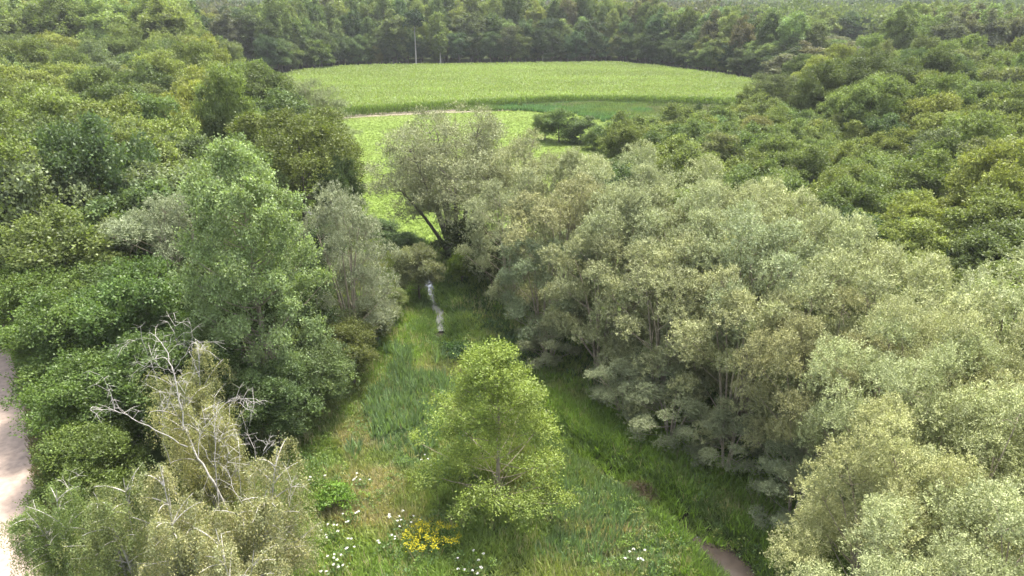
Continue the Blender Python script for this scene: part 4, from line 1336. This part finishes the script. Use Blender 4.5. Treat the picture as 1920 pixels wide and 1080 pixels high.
def yellow_clump():
    rs = np.random.RandomState(301)
    p = gp(812, 1035)
    e = bpy.data.objects.new("goldenrod_clump", None); COL.objects.link(e); e.location = (p[0], p[1], 0)
    tag(e, "clump of bright yellow flowers in the foreground grass", "wildflower")
    st = Acc(); fl = Acc(); lv = Acc()
    for i in range(46):
        a = rs.rand() * 6.28; r = 1.5 * math.sqrt(rs.rand())
        b0 = np.array((r * .6 * math.cos(a), r * .5 * math.sin(a), 0)); tp = np.array((r * 1.1 * math.cos(a), r * .85 * math.sin(a), 1.35 * (0.75 + .35 * rs.rand())))
        st.add(*tube(bezier(b0, (b0 + tp) / 2 + (0, 0, .1), tp, 4), np.linspace(.014, .007, 4), 4))
        m = 22
        P = tp + np.stack([rs.normal(size=m) * .12, rs.normal(size=m) * .12, rs.normal(size=m) * .07], 1)
        V, Q = leaves(P, rs.normal(size=(m, 3)) * (1, 1, .4), rs.normal(size=(m, 3)) * .4 + (0, 0, 1), .09, .06)
        fl.add(V, Q, np.array((0.42, 0.38, 0.03)) * (0.8 + .3 * rs.rand(m, 1)))
        m = 30; f = rs.rand(m, 1)
        P = b0 * (1 - f) + tp * f + rs.normal(size=(m, 3)) * .07
        V, Q = leaves(P, rs.normal(size=(m, 3)), rs.normal(size=(m, 3)) * .5 + (0, 0, 1), .2, .06)
        lv.add(V, Q, (1, 1, 1))
    link("stems", st.mesh("goldenrod_stems", M_GRASS), e, color=(0.12, 0.16, 0.05))
    link("flower_heads", fl.mesh("goldenrod_flowers", M_PETAL), e, color=(1, 1, 1))
    link("foliage", lv.mesh("goldenrod_leaves", M_LEAF), e, color=(0.085, 0.14, 0.035))


yellow_clump()


def small_bush(name, u, v, r, h, col, label, n=2600, L=0.14, W=0.08, seed=1, mat=M_LEAF, low=-.2):
    rs = np.random.RandomState(seed)
    p = gp(u, v)
    e = bpy.data.objects.new(name, None); COL.objects.link(e); e.location = (p[0], p[1], float(gz(p[0], p[1])))
    tag(e, label, "bush")
    pf = dome_puffs(rs, r, h * .5, h * .45, 9, r * .5, low=-.3)
    V, Q, C = sprig_crown(rs, pf, n // 8, 8, .35, .07, L, W, low=low)
    V[:, 2] = np.maximum(V[:, 2], -0.1)
    a = Acc(); a.add(V, Q, C)
    link("foliage", a.mesh(name + "_foliage", mat), e, color=col)
    t_ = Acc(); branches(t_, rs, np.array((0, 0, -.3)), np.array((0, 0, h * .7)), .04, pf)
    link("stem", t_.mesh(name + "_stem", M_BARK), e)


small_bush("bright_bush", 632, 958, 1.1, 1.5, (0.115, 0.200, 0.036), "small vivid green bush beside the olive birch", seed=3)
small_bush("dark_bush", 850, 662, 1.4, 1.4, (0.042, 0.080, 0.032), "low dark bush at the lower end of the visible water", seed=4)
small_bush("dead_brush", 1200, 918, 1.0, 0.7, (0.095, 0.070, 0.055), "heap of dark dead brush in the ditch at the lower right", seed=5, n=1600, L=.3, W=.02)

# ------------------------------------------------------------------ haze
def haze():
    V = [(x, y, z) for z in (-3.0, 62.0) for y in (-300, 5600) for x in (-4800, 4800)]
    F = [(0, 2, 3, 1), (4, 5, 7, 6), (0, 1, 5, 4), (2, 6, 7, 3), (0, 4, 6, 2), (1, 3, 7, 5)]
    me = bpy.data.meshes.new("haze"); me.from_pydata(V, [], F)
    m = bpy.data.materials.new("haze_air"); m.use_nodes = True
    t = m.node_tree; t.nodes.clear()
    o = t.nodes.new("ShaderNodeOutputMaterial"); v = t.nodes.new("ShaderNodeVolumePrincipled")
    v.inputs["Color"].default_value = (0.92, 0.96, 1.0, 1)
    v.inputs["Density"].default_value = 0.00011
    t.links.new(v.outputs[0], o.inputs["Volume"])
    me.materials.append(m)
    tag(link("haze", me), "thin pale haze in the air", kind="stuff")


haze()
by = {}
for o in COL.objects:
    if o.parent is None and "label" in o:
        by.setdefault(o["label"], []).append(o)
ORD = ["", "second", "third", "fourth", "fifth", "sixth", "seventh"]
for lab, L_ in by.items():
    if 1 < len(L_) < 8:
        L_.sort(key=lambda o: o.location.x / (o.location.y * CP + 18 * SP))
        for i, o in enumerate(L_):
            o["label"] = lab + (", leftmost such" if i == 0 else ", rightmost such" if i == len(L_) - 1 else ", " + ORD[i] + " from left")
print("TREES", nL, nY, nR)
